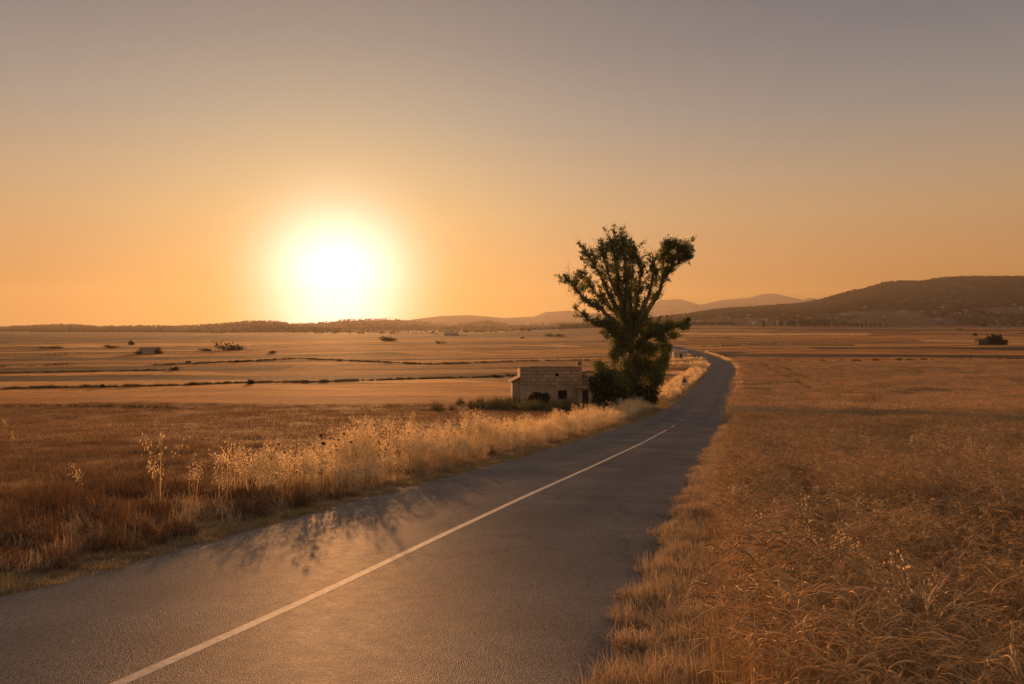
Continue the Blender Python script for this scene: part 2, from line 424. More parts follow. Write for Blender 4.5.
def oat_clump(r, n, radius, h0, h1, spk=14, size=0.026, col=(0.72, 0.54, 0.30)):
    col = np.array(col)
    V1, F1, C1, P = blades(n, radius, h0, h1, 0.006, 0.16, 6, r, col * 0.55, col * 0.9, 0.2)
    parts = [(V1, F1, C1)]
    for q in range(spk):
        t = r.uniform(0.70, 1.0, n); f = t * 6; i = np.minimum(f.astype(int), 5); fr = (f - i)[:, None]
        o = P[np.arange(n), i] * (1 - fr) + P[np.arange(n), i + 1] * fr
        az = r.uniform(0, 2*PI, n); rad_ = r.uniform(0.015, 0.085, n) * (1.25 - t)[:] * 2.6
        e = o + np.stack([np.cos(az) * rad_, np.sin(az) * rad_, r.uniform(-0.02, 0.03, n)], -1)
        sd = np.stack([-np.sin(az), np.cos(az), 0 * az], -1) * 0.0012
        parts.append((np.stack([o - sd, o + sd, e + sd, e - sd], 1).reshape(-1, 3), np.arange(n*4).reshape(n, 4), np.tile(col * 0.9, (n*4, 1))))
        sz = size * r.uniform(0.7, 1.25, n)[:, None]
        dr = np.stack([np.cos(az) * 0.35, np.sin(az) * 0.35, -np.ones(n)], -1); dr /= np.linalg.norm(dr, axis=1)[:, None]
        wv = r.normal(size=(n, 3)); wv = np.cross(dr, wv); wv /= np.linalg.norm(wv, axis=1)[:, None]
        vv = np.stack([e, e + dr * sz * .45 + wv * sz * .24, e + dr * sz * 1.15, e + dr * sz * .45 - wv * sz * .24], 1).reshape(-1, 3)
        cc = np.repeat(col[None, :] * r.uniform(0.9, 1.4, n)[:, None], 4, axis=0)
        parts.append((vv, np.arange(n*4).reshape(n, 4), cc))
    parts.append(blades(n * 3, radius * 1.15, 0.18, h0 * 0.75, 0.008, 0.6, 4, r, col * 0.45, col * 0.75, 0.4, bend=0.5)[:3])
    return join(parts)
def grass_tuft(r, n, radius, h0, h1, w=0.005, lean=0.7, col=(0.34, 0.23, 0.11), dead=0.35):
    col = np.array(col)
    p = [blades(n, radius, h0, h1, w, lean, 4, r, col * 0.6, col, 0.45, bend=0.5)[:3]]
    nd = int(n * dead)
    if nd: p.append(blades(nd, radius * 1.2, h0 * 0.4, h1 * 0.5, w * 1.2, 1.3, 3, r, col * 0.5, col * 0.7, 0.4, bend=0.75)[:3])
    return join(p)

proto = {}
def protos(key, fn, k, mat):
    c = bpy.data.collections.new('prototype_' + key)
    for q in range(k):
        V_, F_, C_ = fn(np.random.default_rng(1000 + 37 * q + len(key) * 7))
        c.objects.link(mesh_obj('prototype_%s_%02d' % (key, q), V_, F_, [mat], col=np.clip(C_, 0, 0.9), link=False))
    proto[key] = (c, k)

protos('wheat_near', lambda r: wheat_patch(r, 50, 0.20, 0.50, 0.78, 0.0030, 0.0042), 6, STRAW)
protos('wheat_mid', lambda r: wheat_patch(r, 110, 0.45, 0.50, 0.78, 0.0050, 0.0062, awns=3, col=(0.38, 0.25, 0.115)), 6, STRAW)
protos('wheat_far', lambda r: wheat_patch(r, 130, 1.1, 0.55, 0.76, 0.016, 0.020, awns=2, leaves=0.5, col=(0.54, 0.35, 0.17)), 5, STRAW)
OATS = plant_mat('dry_oats', trans=0.55, gloss=0.03, var=0.4)
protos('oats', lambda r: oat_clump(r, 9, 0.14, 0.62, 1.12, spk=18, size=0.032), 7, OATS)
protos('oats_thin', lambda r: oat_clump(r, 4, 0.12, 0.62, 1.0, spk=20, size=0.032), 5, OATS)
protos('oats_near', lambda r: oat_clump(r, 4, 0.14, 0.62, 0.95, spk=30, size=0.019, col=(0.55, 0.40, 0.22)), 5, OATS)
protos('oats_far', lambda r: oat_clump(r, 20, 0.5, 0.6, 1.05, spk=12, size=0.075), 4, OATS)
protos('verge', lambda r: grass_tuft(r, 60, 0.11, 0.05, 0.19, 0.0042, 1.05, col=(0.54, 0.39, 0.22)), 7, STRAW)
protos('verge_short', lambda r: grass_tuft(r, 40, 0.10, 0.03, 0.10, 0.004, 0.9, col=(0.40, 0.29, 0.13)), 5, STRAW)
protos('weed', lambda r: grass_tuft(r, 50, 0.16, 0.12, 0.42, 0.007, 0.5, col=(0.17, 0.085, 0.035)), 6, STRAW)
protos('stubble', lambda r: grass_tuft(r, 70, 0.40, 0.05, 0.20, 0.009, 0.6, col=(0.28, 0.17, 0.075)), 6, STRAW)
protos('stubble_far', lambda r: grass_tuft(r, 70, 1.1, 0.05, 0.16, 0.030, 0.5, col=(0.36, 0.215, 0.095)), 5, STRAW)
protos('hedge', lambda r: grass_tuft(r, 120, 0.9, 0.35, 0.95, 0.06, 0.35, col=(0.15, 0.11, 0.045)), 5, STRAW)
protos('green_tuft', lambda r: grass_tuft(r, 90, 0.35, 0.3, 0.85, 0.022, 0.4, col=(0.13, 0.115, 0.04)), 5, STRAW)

def scatter(name, key, pts, scale=1.0, label=None, cat=None, tilt=0.06, zs=None, sink=0.0):
    """one stuff object: points that carry copies of the prototypes in a geometry node tree"""
    c, k = proto[key]; n = len(pts)
    X, Y = pts[:, 0], pts[:, 1]
    Vp = np.stack([X, Y, hgt(X, Y) - sink], -1)
    me = bpy.data.meshes.new(name); me.vertices.add(n); me.vertices.foreach_set('co', Vp.astype(np.float32).ravel())
    sc_ = np.broadcast_to(np.asarray(scale, float), n) * rng.uniform(0.8, 1.2, n)
    a = me.attributes.new('rot', 'FLOAT_VECTOR', 'POINT')
    rot = np.stack([rng.normal(0, tilt, n), rng.normal(0, tilt, n), rng.uniform(0, 2*PI, n)], -1)
    a.data.foreach_set('vector', rot.astype(np.float32).ravel())
    a = me.attributes.new('scl', 'FLOAT_VECTOR', 'POINT')
    zz = np.ones(n) if zs is None else zs
    a.data.foreach_set('vector', np.stack([sc_, sc_, sc_ * zz], -1).astype(np.float32).ravel())
    a = me.attributes.new('idx', 'INT', 'POINT'); a.data.foreach_set('value', rng.integers(0, k, n).astype(np.int32))
    o = bpy.data.objects.new(name, me); COL.objects.link(o)
    ng = bpy.data.node_groups.new('scatter_' + name, 'GeometryNodeTree')
    ng.interface.new_socket('Geometry', in_out='INPUT', socket_type='NodeSocketGeometry')
    ng.interface.new_socket('Geometry', in_out='OUTPUT', socket_type='NodeSocketGeometry')
    gi = ng.nodes.new('NodeGroupInput'); go = ng.nodes.new('NodeGroupOutput')
    ci = ng.nodes.new('GeometryNodeCollectionInfo'); ci.inputs[0].default_value = c
    ci.inputs['Separate Children'].default_value = True; ci.inputs['Reset Children'].default_value = True
    ip = ng.nodes.new('GeometryNodeInstanceOnPoints'); ip.inputs['Pick Instance'].default_value = True
    def attr(nm, dt):
        q = ng.nodes.new('GeometryNodeInputNamedAttribute'); q.data_type = dt; q.inputs[0].default_value = nm
        return [s for s in q.outputs if s.enabled and s.name == 'Attribute'][0]
    Lk = ng.links.new
    Lk(gi.outputs[0], ip.inputs['Points']); Lk(ci.outputs[0], ip.inputs['Instance'])
    Lk(attr('idx', 'INT'), ip.inputs['Instance Index'])
    Lk(attr('rot', 'FLOAT_VECTOR'), ip.inputs['Rotation']); Lk(attr('scl', 'FLOAT_VECTOR'), ip.inputs['Scale'])
    Lk(ip.outputs[0], go.inputs[0])
    md = o.modifiers.new('scatter', 'NODES'); md.node_group = ng
    return tag(o, label, cat, kind='stuff')

def fan_points(y0, y1, dens, margin=1.15, lim=0.66):
    """random plan points inside the camera's wedge (a little wider), DENS(Y) per square metre"""
    out = []
    ys = np.geomspace(max(y0, 1.0), y1, 40)
    for a_, b_ in zip(ys[:-1], ys[1:]):
        w = lim * b_ * margin + 1.2; n = rng.poisson(2 * w * (b_ - a_) * dens)
        out.append(np.stack([rng.uniform(-w, w, n), rng.uniform(a_, b_, n)], -1))
    return np.vstack(out)
def side(p, lo, hi):
    d = road_d(p[:, 0], p[:, 1]); return p[(d >= lo) & (d <= hi)]
WB = HALF + 0.92     # where the wheat starts on the right

# right hand wheat
def wheat_edge(p):
    w = WB + (fbm(p[:, 1] / 1.3, p[:, 1] * 0 + 3, 3) - 0.44) * 0.5
    return p[road_d(p[:, 0], p[:, 1]) > w]
hole = lambda p, s, th: p[fbm(p[:, 0] / s + 3, p[:, 1] / s, 3) > th]
HX = lambda p: 0.70 + 0.66 * fbm(p[:, 0] / 3.4, p[:, 1] / 3.4 + 8, 3)
p = wheat_edge(fan_points(1.6, 16, 12)); p = p[np.hypot(p[:, 0], p[:, 1]) > 1.75]
p = p[fbm(p[:, 0] / 0.9 + 3, p[:, 1] / 0.9, 3) > np.interp(p[:, 1], [2, 6, 16], [0.42, 0.36, 0.26])]
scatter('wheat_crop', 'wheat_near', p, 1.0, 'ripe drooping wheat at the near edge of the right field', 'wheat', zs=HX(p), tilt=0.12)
p = side(fan_points(2.2, 40, 26), WB - 0.02, WB + 0.22)
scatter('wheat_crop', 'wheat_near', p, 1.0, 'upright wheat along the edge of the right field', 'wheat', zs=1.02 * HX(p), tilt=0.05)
p = wheat_edge(fan_points(16, 46, 4.0))
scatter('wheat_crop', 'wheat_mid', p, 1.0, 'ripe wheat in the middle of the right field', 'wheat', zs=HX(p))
p = wheat_edge(fan_points(46, 226, 0.6))
def track(p, a, b, w):
    d_ = np.array(b) - np.array(a); d_ = d_ / np.linalg.norm(d_); q = p - np.array(a); return np.abs(q[:, 0] * d_[1] - q[:, 1] * d_[0]) < w
ta, tb = ground_y(757, 363), ground_y(838, 402); tk = np.array([1.9, 0.0])
for o_ in (0, 3.4, 26, 29.4): p = p[~track(p, np.array(ta) + [o_, 0], np.array(tb) + [o_, 0], 1.05)]
p = p[rng.random(len(p)) < 0.35 + 1.5 * fbm(p[:, 0] / 15, p[:, 1] / 15, 3)]
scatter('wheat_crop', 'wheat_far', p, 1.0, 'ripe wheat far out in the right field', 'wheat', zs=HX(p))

# verges
p = side(fan_points(1.7, 30, 110), HR - 0.2, WB + 0.25); p = p[road_d(p[:, 0], p[:, 1]) > HR + 0.03 + 0.95 * (fbm(p[:, 1] * 1.9, p[:, 0] * 1.9, 4) - 0.47)]
p = hole(p, 0.35, 0.27)
scatter('verge_grass', 'verge', p, 1.0, 'dry brown grass between the road and the right wheat', 'grass', zs=0.7 + 0.8 * fbm(p[:, 0] * 1.3, p[:, 1] * 1.3, 2))
p = side(fan_points(1.7, 22, 7), HR + 0.05, WB + 0.1); p = hole(p, 0.5, 0.42)
scatter('dry_weeds', 'weed', p, 0.55, 'low dark weeds among the dry grass of the right verge', 'weeds')
p = side(fan_points(30, 90, 20), HR - 0.05, WB + 0.3)
scatter('verge_grass', 'verge', p, 1.35, 'dry grass on the right road verge further down', 'grass')
p = side(fan_points(85, 330, 1.8), HR + 0.4, HR + 2.0); p = hole(p, 3.0, 0.40)
scatter('wild_oats', 'oats_far', p, rng.uniform(.4, .85, len(p)), 'golden wild oats on the right verge before the bend', 'grass')
p = side(fan_points(3.2, 13, 3.4), WB + 0.02, WB + 0.8)
scatter('wild_oats', 'oats_near', p, 0.95, 'pale wild oats along the wheat edge beside the camera', 'grass')
p = side(fan_points(3.5, 30, 0.25), WB + 0.6, 30)
scatter('wild_oats', 'oats_near', p, 1.0, 'single wild oats standing above the right wheat', 'grass')

p = side(fan_points(2.5, 34, 80), -HALF - 0.85, -HALF + 0.36); p = p[-road_d(p[:, 0], p[:, 1]) > half_left(p[:, 1]) - 0.02 + 0.5 * (fbm(p[:, 1] * 1.6, p[:, 1] * 0 + 2, 4) - 0.5)]; p = side(p, -99, 0)
p = hole(p, 0.5, 0.33)
scatter('verge_grass', 'verge_short', p, 1.0, 'short dry grass along the left asphalt edge', 'grass')
p = side(fan_points(34, 100, 12), -HALF - 1.0, -HALF - 0.03)
scatter('verge_grass', 'verge_short', p, 1.5, 'short dry grass on the left asphalt edge further down', 'grass')
p = side(fan_points(3.5, 17, 16, margin=1.3), -HALF - 6.0, -HALF - 0.5)
d = -road_d(p[:, 0], p[:, 1]) - HALF
p = p[(p[:, 1] < 13.6 + 1.2 * vnoise(p[:, 0], p[:, 0] * 0) + 0.35 * d) & (fbm(p[:, 0] / 0.7, p[:, 1] / 0.7, 3) > 0.36)]
scatter('dry_weeds', 'weed', p, 1.0, 'low dark brown weeds at the lower left road edge', 'weeds', zs=0.6 + 0.9 * fbm(p[:, 0] * 1.3, p[:, 1] * 1.3, 2))
p = side(fan_points(3.5, 13, 6.0), -HALF - 4.5, -HALF - 0.7)
scatter('verge_grass', 'verge', p, 1.6, 'tan grass tufts among the weeds on the lower left', 'grass')


# the tall band of wild oats on the left
def oat_band(y0, y1, dens, lo, hi):
    q = side(fan_points(y0, y1, dens), -HALF - hi, -HALF - lo)
    dd = -road_d(q[:, 0], q[:, 1]) - HALF
    n_ = fbm(q[:, 0] / 1.6, q[:, 1] / 1.6, 3)
    start = sstep(11.4, 16.0, q[:, 1] - 0.25 * dd + 1.4 * (n_ - .44))
    keep = (rng.random(len(q)) < start * sstep(hi, hi - 1.0, dd + 1.3 * (n_ - .44)) * sstep(lo - 0.2, lo + 0.5, dd))
    return q[keep]
p = oat_band(8, 34, 11, 0.5, 3.0); p = p[fbm(p[:, 0] / 0.9 + 5, p[:, 1] / 0.9, 3) > 0.33]
scatter('wild_oats', 'oats', p, 1.0, 'tall golden wild oats along the left road edge', 'grass', zs=(0.42 + 1.15 * fbm(p[:, 0] / 1.5 + 11, p[:, 1] / 1.5, 4)) * (0.55 + 0.45 * sstep(0.4, 1.7, -road_d(p[:, 0], p[:, 1]) - HALF)))
p = oat_band(34, 74, 5.5, 0.6, 2.8)
scatter('wild_oats', 'oats', p, 1.08, 'golden wild oats on the left verge below the tree', 'grass', zs=(0.4 + 1.1 * fbm(p[:, 0] / 2.2 + 11, p[:, 1] / 2.2, 4)) * (0.55 + 0.45 * sstep(0.4, 1.7, -road_d(p[:, 0], p[:, 1]) - HALF)))
p = side(fan_points(88, 230, 1.2), -HALF - 4.5, -HALF - 0.8)
scatter('wild_oats', 'oats_far', p, rng.uniform(.45, .95, len(p)), 'golden wild oats on the left verge behind the road sign', 'grass')
p = side(fan_points(12, 40, 0.10), -60, -HALF - 3.2); p = p[fbm(p[:, 0] / 4, p[:, 1] / 4, 3) > 0.47]
scatter('wild_oats', 'oats_thin', p, 0.7, 'thin pale oats scattered in the left stubble', 'grass')

# left stubble field
p = side(fan_points(8, 30, 6.0), -80, -HALF - 2.4); p = p[rng.random(len(p)) < np.interp(p[:, 1], [12, 30], [1, .45])]
scatter('field_stubble', 'stubble', p, 1.0, 'short red brown stubble of the near left field', 'stubble', zs=0.6 + 0.9 * fbm(p[:, 0] / 2.2, p[:, 1] / 2.2, 3))
p = side(fan_points(30, 78, 0.62), -120, -HALF - 2.6); p = p[~((np.abs(p[:, 0] - 4.5) < 9) & (p[:, 1] > 73))]
scatter('field_stubble', 'stubble_far', p, 1.0, 'short stubble of the left field before the farmhouse', 'stubble', zs=0.6 + 0.9 * fbm(p[:, 0] / 5, p[:, 1] / 5, 3))
# field margins: lines of rough growth, given as plan polylines from sighted rows
def margin(rows, dens, wid, key='hedge', gap=0.0):
    P = np.array([ground_y(*q) for q in rows])
    out = []
    for a_, b_ in zip(P[:-1], P[1:]):
        L_ = np.linalg.norm(b_ - a_); n = int(L_ * dens)
        t = rng.random(n); q = a_ + (b_ - a_) * t[:, None]
        q = q + rng.normal(0, wid, (n, 2)); out.append(q)
    q = np.vstack(out); return q[fbm(q[:, 0] / 9 + 2, q[:, 1] / 9, 4) + rng.normal(0, .07, len(q)) > gap]
m = [margin([(-90, 388.5), (60, 388.5), (105, 388), (180, 386), (250, 383), (370, 379.5), (500, 375), (590, 372)], 8, 0.5, gap=-1),
     margin([(-90, 373.5), (60, 373), (170, 371)], 7, 1.1, gap=-1),
     margin([(-60, 375.5), (100, 372)], 4, 1.4),
     margin([(150, 366), (250, 361), (300, 358.5), (430, 363.5), (520, 361), (590, 360)], 5, 0.8, gap=0.22),
     margin([(-60, 368), (80, 364.5)], 1.0, 1.5, gap=0.0),
     margin([(-60, 357), (120, 353), (260, 350)], 0.6, 2.0, gap=0.22)]
m = np.vstack(m)
scatter('field_margin', 'hedge', m, 0.20 + 0.42 * rng.random(len(m)) ** 3, 'rough dark growth along the margins of the left fields', 'weeds')
m = [margin([(745, 361), (900, 360.5), (1060, 359)], 0.7, 0.8, gap=0.42), margin([(700, 347.5), (780, 343), (900, 342), (1060, 343)], 0.3, 2.0, gap=0.40),
     margin([(690, 339.5), (800, 338), (960, 337)], 0.3, 3.0, gap=0.42)]
m = np.vstack(m)
scatter('field_margin', 'hedge', m, 0.35 + 0.8 * rng.random(len(m)) ** 2, 'rough dark growth along the margins of the right fields', 'weeds')
m = [margin([(-60, 408), (90, 408), (180, 408.5)], 5, 0.22)]
m = np.vstack(m)
scatter('field_margin', 'green_tuft', m, 0.2 + 0.25 * rng.random(len(m)), 'dark furrow growth across the near left field', 'weeds')
m = [margin([(484, 409), (520, 409.5), (585, 410), (635, 409)], 8, 1.4), margin([(488, 405), (514, 404)], 4, 2.2), margin([(462, 411), (492, 409)], 1.2, 1.6)]
scatter('rough_grass', 'green_tuft', np.vstack(m), rng.uniform(.55, 1.5, sum(len(q) for q in m)), 'rough olive grass around the farmhouse and tree', 'grass')
m = [margin([(655, 367), (680, 367.5), (702, 368)], 6, 1.6), margin([(660, 362), (700, 361)], 3, 1.5)]
scatter('rough_grass', 'oats_far', np.vstack(m), 1.4, 'tall golden grass in front of the white hut', 'grass')
# ------------------------------------------------------------------ hills (height fields with depth of their own)
def hill_mesh(name, prof, y0, y1, y2, mat, npx=260, nd=46, rough=0.10, pw=1.25, seed=0, wob=0.06):
    """prof: (pixel column, row of the crest). The crest lies near depth y1, the foot at y0, the back at y2."""
    px = np.linspace(prof[0][0], prof[-1][0], npx)
    cy = np.interp(px, [q[0] for q in prof], [q[1] for q in prof])
    kk = np.exp(-np.linspace(-2, 2, 7) ** 2); kk /= kk.sum()
    cy = np.convolve(np.pad(cy, 3, mode='edge'), kk, mode='valid')
    tan = (px - 512) / F
    dep = y1 * (1 + wob * (fbm(px / 90 + seed, px * 0 + seed, 3) - 0.44) * 2)
    zc = ZC + (YH - cy) / F * dep
    q = np.concatenate([np.linspace(0, 1, nd), np.linspace(1, 2, 14)[1:]])
    Yg = np.where(q[:, None] <= 1, y0 + (dep - y0)[None, :] * q[:, None], dep[None, :] + (y2 - dep)[None, :] * (q[:, None] - 1))
    Xg = tan[None, :] * Yg
    S = np.where(q <= 1, q ** pw, np.cos((q - 1) * PI / 2)) [:, None]
    base = hgt(Xg, np.minimum(Yg, 9000)) - 1.5
    z = base + (zc[None, :] - base) * S
    hgt_n = np.maximum(zc[None, :] - base, 0) * rough
    z = z + hgt_n * (fbm(Xg / 260 + seed, Yg / 260, 4) - 0.47) * 2 * np.sin(np.clip(q, 0, 1) * PI)[:, None]
    z = z * 1.0 - 3 * (q[:, None] < 0.001)
    n = npx
    a = (np.arange(len(q) - 1)[:, None] * n + np.arange(n - 1)[None, :]).reshape(-1)
    Fq = np.stack([a, a + 1, a + n + 1, a + n], -1)
    o = mesh_obj(name, np.stack([Xg, Yg, z], -1).reshape(-1, 3), Fq, [mat], smooth=True)
    tag(o, kind='structure')
    return dict(px=px, q=q, X=Xg, Y=Yg, Z=z)
def hill_at(H, pxv, qv):
    fi = np.interp(pxv, H['px'], np.arange(len(H['px']))); fj = np.interp(qv, H['q'], np.arange(len(H['q'])))
    i = np.clip(fi.astype(int), 0, len(H['px']) - 2); j = np.clip(fj.astype(int), 0, len(H['q']) - 2); u = fi - i; v = fj - j
    def g(A_): return (A_[j, i] * (1 - u) + A_[j, i + 1] * u) * (1 - v) + (A_[j + 1, i] * (1 - u) + A_[j + 1, i + 1] * u) * v
    return np.stack([g(H['X']), g(H['Y']), g(H['Z'])], -1)
HILL = plain_mat('wooded_hillside', (0.060, 0.048, 0.038), (0.150, 0.108, 0.072), 0.012, 0.95, 0.8, 0.08, spec=0.0)
HILL2 = plain_mat('dry_scrub_hillside', (0.06, 0.045, 0.025), (0.16, 0.105, 0.055), 0.02, 0.95, 0.6, 0.1, spec=0.0)
ROCK = plain_mat('bare_mountain', (0.10, 0.085, 0.07), (0.17, 0.14, 0.11), 0.004, 0.95, 0.5, 0.02, spec=0.0)
H_R = hill_mesh('hill', [(520, 327), (600, 324), (640, 320.5), (690, 314), (720, 309.5), (760, 307), (800, 304), (820, 300.5), (840, 294.5), (860, 289), (880, 283.5), (900, 281.5), (920, 282),
                 (940, 278.5), (970, 277), (1024, 277), (1090, 279), (1180, 288), (1300, 305)], 1700, 3300, 4800, HILL, rough=0.10, seed=3)
H_L = hill_mesh('hill', [(-420, 331), (-150, 329), (0, 328), (40, 326), (70, 325.5), (100, 327.5), (135, 326), (180, 327), (215, 325), (250, 322), (275, 322), (300, 326), (360, 331)], 2600, 4600, 5600, HILL2, seed=9, rough=0.15)
H_M = hill_mesh('hill', [(255, 330), (285, 326), (300, 324.5), (330, 322.5), (345, 320.5), (400, 320), (425, 322), (450, 325.5), (475, 322), (485, 320), (500, 323), (515, 326.5), (560, 323), (600, 322.5), (680, 328)], 3600, 6000, 7000, HILL2, seed=21, rough=0.15)
H_F = hill_mesh('mountains', [(300, 328), (400, 321), (440, 316), (470, 315), (505, 318), (535, 316.5), (545, 312), (570, 310.5), (590, 313), (625, 314), (645, 306), (662, 300), (680, 299), (700, 305), (722, 300),
                 (750, 297.5), (762, 294), (775, 293.5), (790, 297), (803, 300), (812, 297.5), (830, 303), (900, 312), (960, 322)], 6200, 8600, 9400, ROCK, nd=30, npx=520, rough=0.06, seed=31, wob=0.03)

# ------------------------------------------------------------------ foliage made of small leaves
def leaf_quads(C, size, r, col, cvar=0.4, droop=0.0):
    n = len(C)
    a = r.normal(size=(n, 3)); a /= np.linalg.norm(a, axis=1)[:, None]
    if droop: a[:, 2] = -np.abs(a[:, 2]) - droop; a /= np.linalg.norm(a, axis=1)[:, None]
    b = np.cross(a, r.normal(size=(n, 3))); b /= np.linalg.norm(b, axis=1)[:, None]
    s = size * r.uniform(0.6, 1.35, n)[:, None]
    Vv = np.stack([C - a * s * .6, C + b * s * .33 - a * s * .05, C + a * s * .6, C - b * s * .33 - a * s * .05], 1)
    cc = np.asarray(col)[None, None, :] * (1 + r.uniform(-cvar, cvar, (n, 1, 1))) * np.ones((1, 4, 1))
    return Vv.reshape(-1, 3), np.arange(n * 4).reshape(n, 4), cc.reshape(-1, 3)
def blob_points(n, c, rad, r, shell=0.45, lumps=9):
    """leaf spots in sub clumps spread through an ellipsoid"""
    cc = r.normal(size=(lumps, 3)); cc /= np.linalg.norm(cc, axis=1)[:, None]
    cc *= (r.random(lumps)[:, None] ** 0.4) * 0.78
    k = r.integers(0, lumps, n)
    P = cc[k] + r.normal(0, 0.24, (n, 3)) * (1 - shell * 0.3)
    return np.asarray(c)[None, :] + P * np.asarray(rad)[None, :]
def bush_data(r, blobs, n, size, col):
    """blobs: (x, y, z, rx, ry, rz)"""
    w = np.array([b[3] * b[5] for b in blobs]); w = w / w.sum()
    P = np.vstack([blob_points(max(6, int(n * wi)), b[:3], b[3:], r, lumps=int(8 + 10 * wi)) for b, wi in zip(blobs, w)])
    P[:, 2] = np.maximum(P[:, 2], 0.05 + 0.1 * r.random(len(P)))
    return leaf_quads(P, size, r, col)
def make_plant(name, loc, blobs, n, size, col, label, cat, group=None, trunk=None, mat=None, seed=0, stems=True):
    r = np.random.default_rng(seed + 400)
    root = empty(name, loc); tag(root, label, cat, group)
    V_, F_, C_ = bush_data(r, blobs, n, size, col)
    mesh_obj('crown' if trunk else 'foliage', V_, F_, [mat or GREEN], root, col=np.clip(C_, 0, .9))
    mb = MB()
    if trunk:
        h, rd = trunk
        mb.tube([(0, 0, -0.4), (0.05 * h * (r.random() - .5), 0, h * .4), (0.1 * h * (r.random() - .5), 0.03, h * .8), (0, 0, h * 1.15)], [rd * 1.3, rd, rd * .75, rd * .4], 7)
        for b in blobs[:5]:
            mb.tube([(0, 0, h * .6), (b[0] * .6, b[1] * .6, h * .6 + (b[2] - h * .6) * .6), (b[0], b[1], b[2])], [rd * .5, rd * .35, rd * .12], 5)
        mb.build('trunk', BARK, root, True)
    elif stems:
        for b in blobs[:6]:
            for q in range(3):
                mb.tube([(b[0] * .3, b[1] * .3, -0.2), (b[0] * .7 + r.normal() * .1, b[1] * .7, b[2] * .6), (b[0] + r.normal() * b[3] * .4, b[1] + r.normal() * b[4] * .4, b[2] + b[5] * .3)],
                        [b[3] * .035, b[3] * .025, b[3] * .008], 5)
        mb.build('stem', BARK, root, True)
    return root
def place(px, py):
    X, Y = ground_y(px, py); return X, Y, float(hgt(X, Y))

# ------------------------------------------------------------------ the big tree by the road
TY = 72.0; TK = TY / F; TXP, TYP = 633.0, 408.5
def tp(px, py, dy=0.0): return np.array([(px - TXP) * TK, dy, (TYP - py) * TK * 0.965])
TX = (TXP - 512) * TK
tree = empty('eucalyptus_tree', (TX, TY, float(hgt(TX, TY)) - 0.1))
tag(tree, 'tall ragged dark tree by the road with one bare-stemmed leafy limb leaning right', 'tree')
rt = np.random.default_rng(77)
limbs = [  # (pixel path with depth, base radius, leaf density along it, first leafy fraction, spread)
    ([(633,412,0),(634,385,0),(633,360,.1),(631,338,0),(629,320,0)], .62, 0, 1, 0),
    ([(631,335,0),(625,308,.2),(620,285,.4),(617,262,.3),(614,246,.2),(613,234,.1)], .34, 760, .12, .58),
    ([(630,325,0),(627,300,-.5),(626,280,-.8),(624,258,-.9),(621,242,-1),(622,233,-1)], .28, 540, .15, .52),
    ([(628,312,0),(614,286,-.5),(606,266,-.8),(601,250,-1.0),(600,242,-1.0)], .15, 240, .25, .50),
    ([(630,310,0),(632,280,.9),(635,258,1.2),(633,242,1.3)], .15, 220, .25, .45),
    ([(626,318,0),(608,300,.9),(592,282,1.3),(583,268,1.5)], .13, 110, .35, .40),
    ([(629,326,0),(616,300,.6),(606,280,.9),(599,264,1.1),(593,254,1.2),(588,246,1.2)], .24, 420, .22, .44),
    ([(628,330,0),(612,315,-.6),(598,304,-1),(585,297,-1.2),(577,288,-1.3),(570,278,-1.3),(566,273,-1.4)], .24, 340, .22, .42),
    ([(627,336,0),(611,325,.3),(598,321,.5),(587,314,.6),(577,304,.6)], .12, 12, .3, .2),
    ([(633,325,0),(637,298,.5),(641,280,.8),(642,262,.9),(639,247,.9)], .18, 110, .3, .28),
    ([(634,328,0),(643,303,-.4),(649,285,-.7),(652,268,-.8),(651,250,-.8)], .22, 300, .2, .42),
    ([(635,332,0),(646,310,.3),(656,293,.5),(662,284,.6),(663,274,.6),(669,264,.7),(680,256,.8),(690,248,.8)], .26, 150, .42, .26),
    ([(663,274,.6),(665,258,.7),(665,246,.8),(670,238,.8)], .10, 90, .2, .3),
    ([(688,250,.8),(691,243,.8),(684,236,.8)], .07, 40, .0, .3),
    ([(635,345,0),(648,332,-.8),(660,325,-1.2),(672,322,-1.4),(682,321,-1.5)], .2, 160, .35, .4),
    ([(632,350,0),(618,338,-1),(610,330,-1.4),(606,324,-1.5)], .18, 120, .3, .45),
]
LC = []; TW = MB()
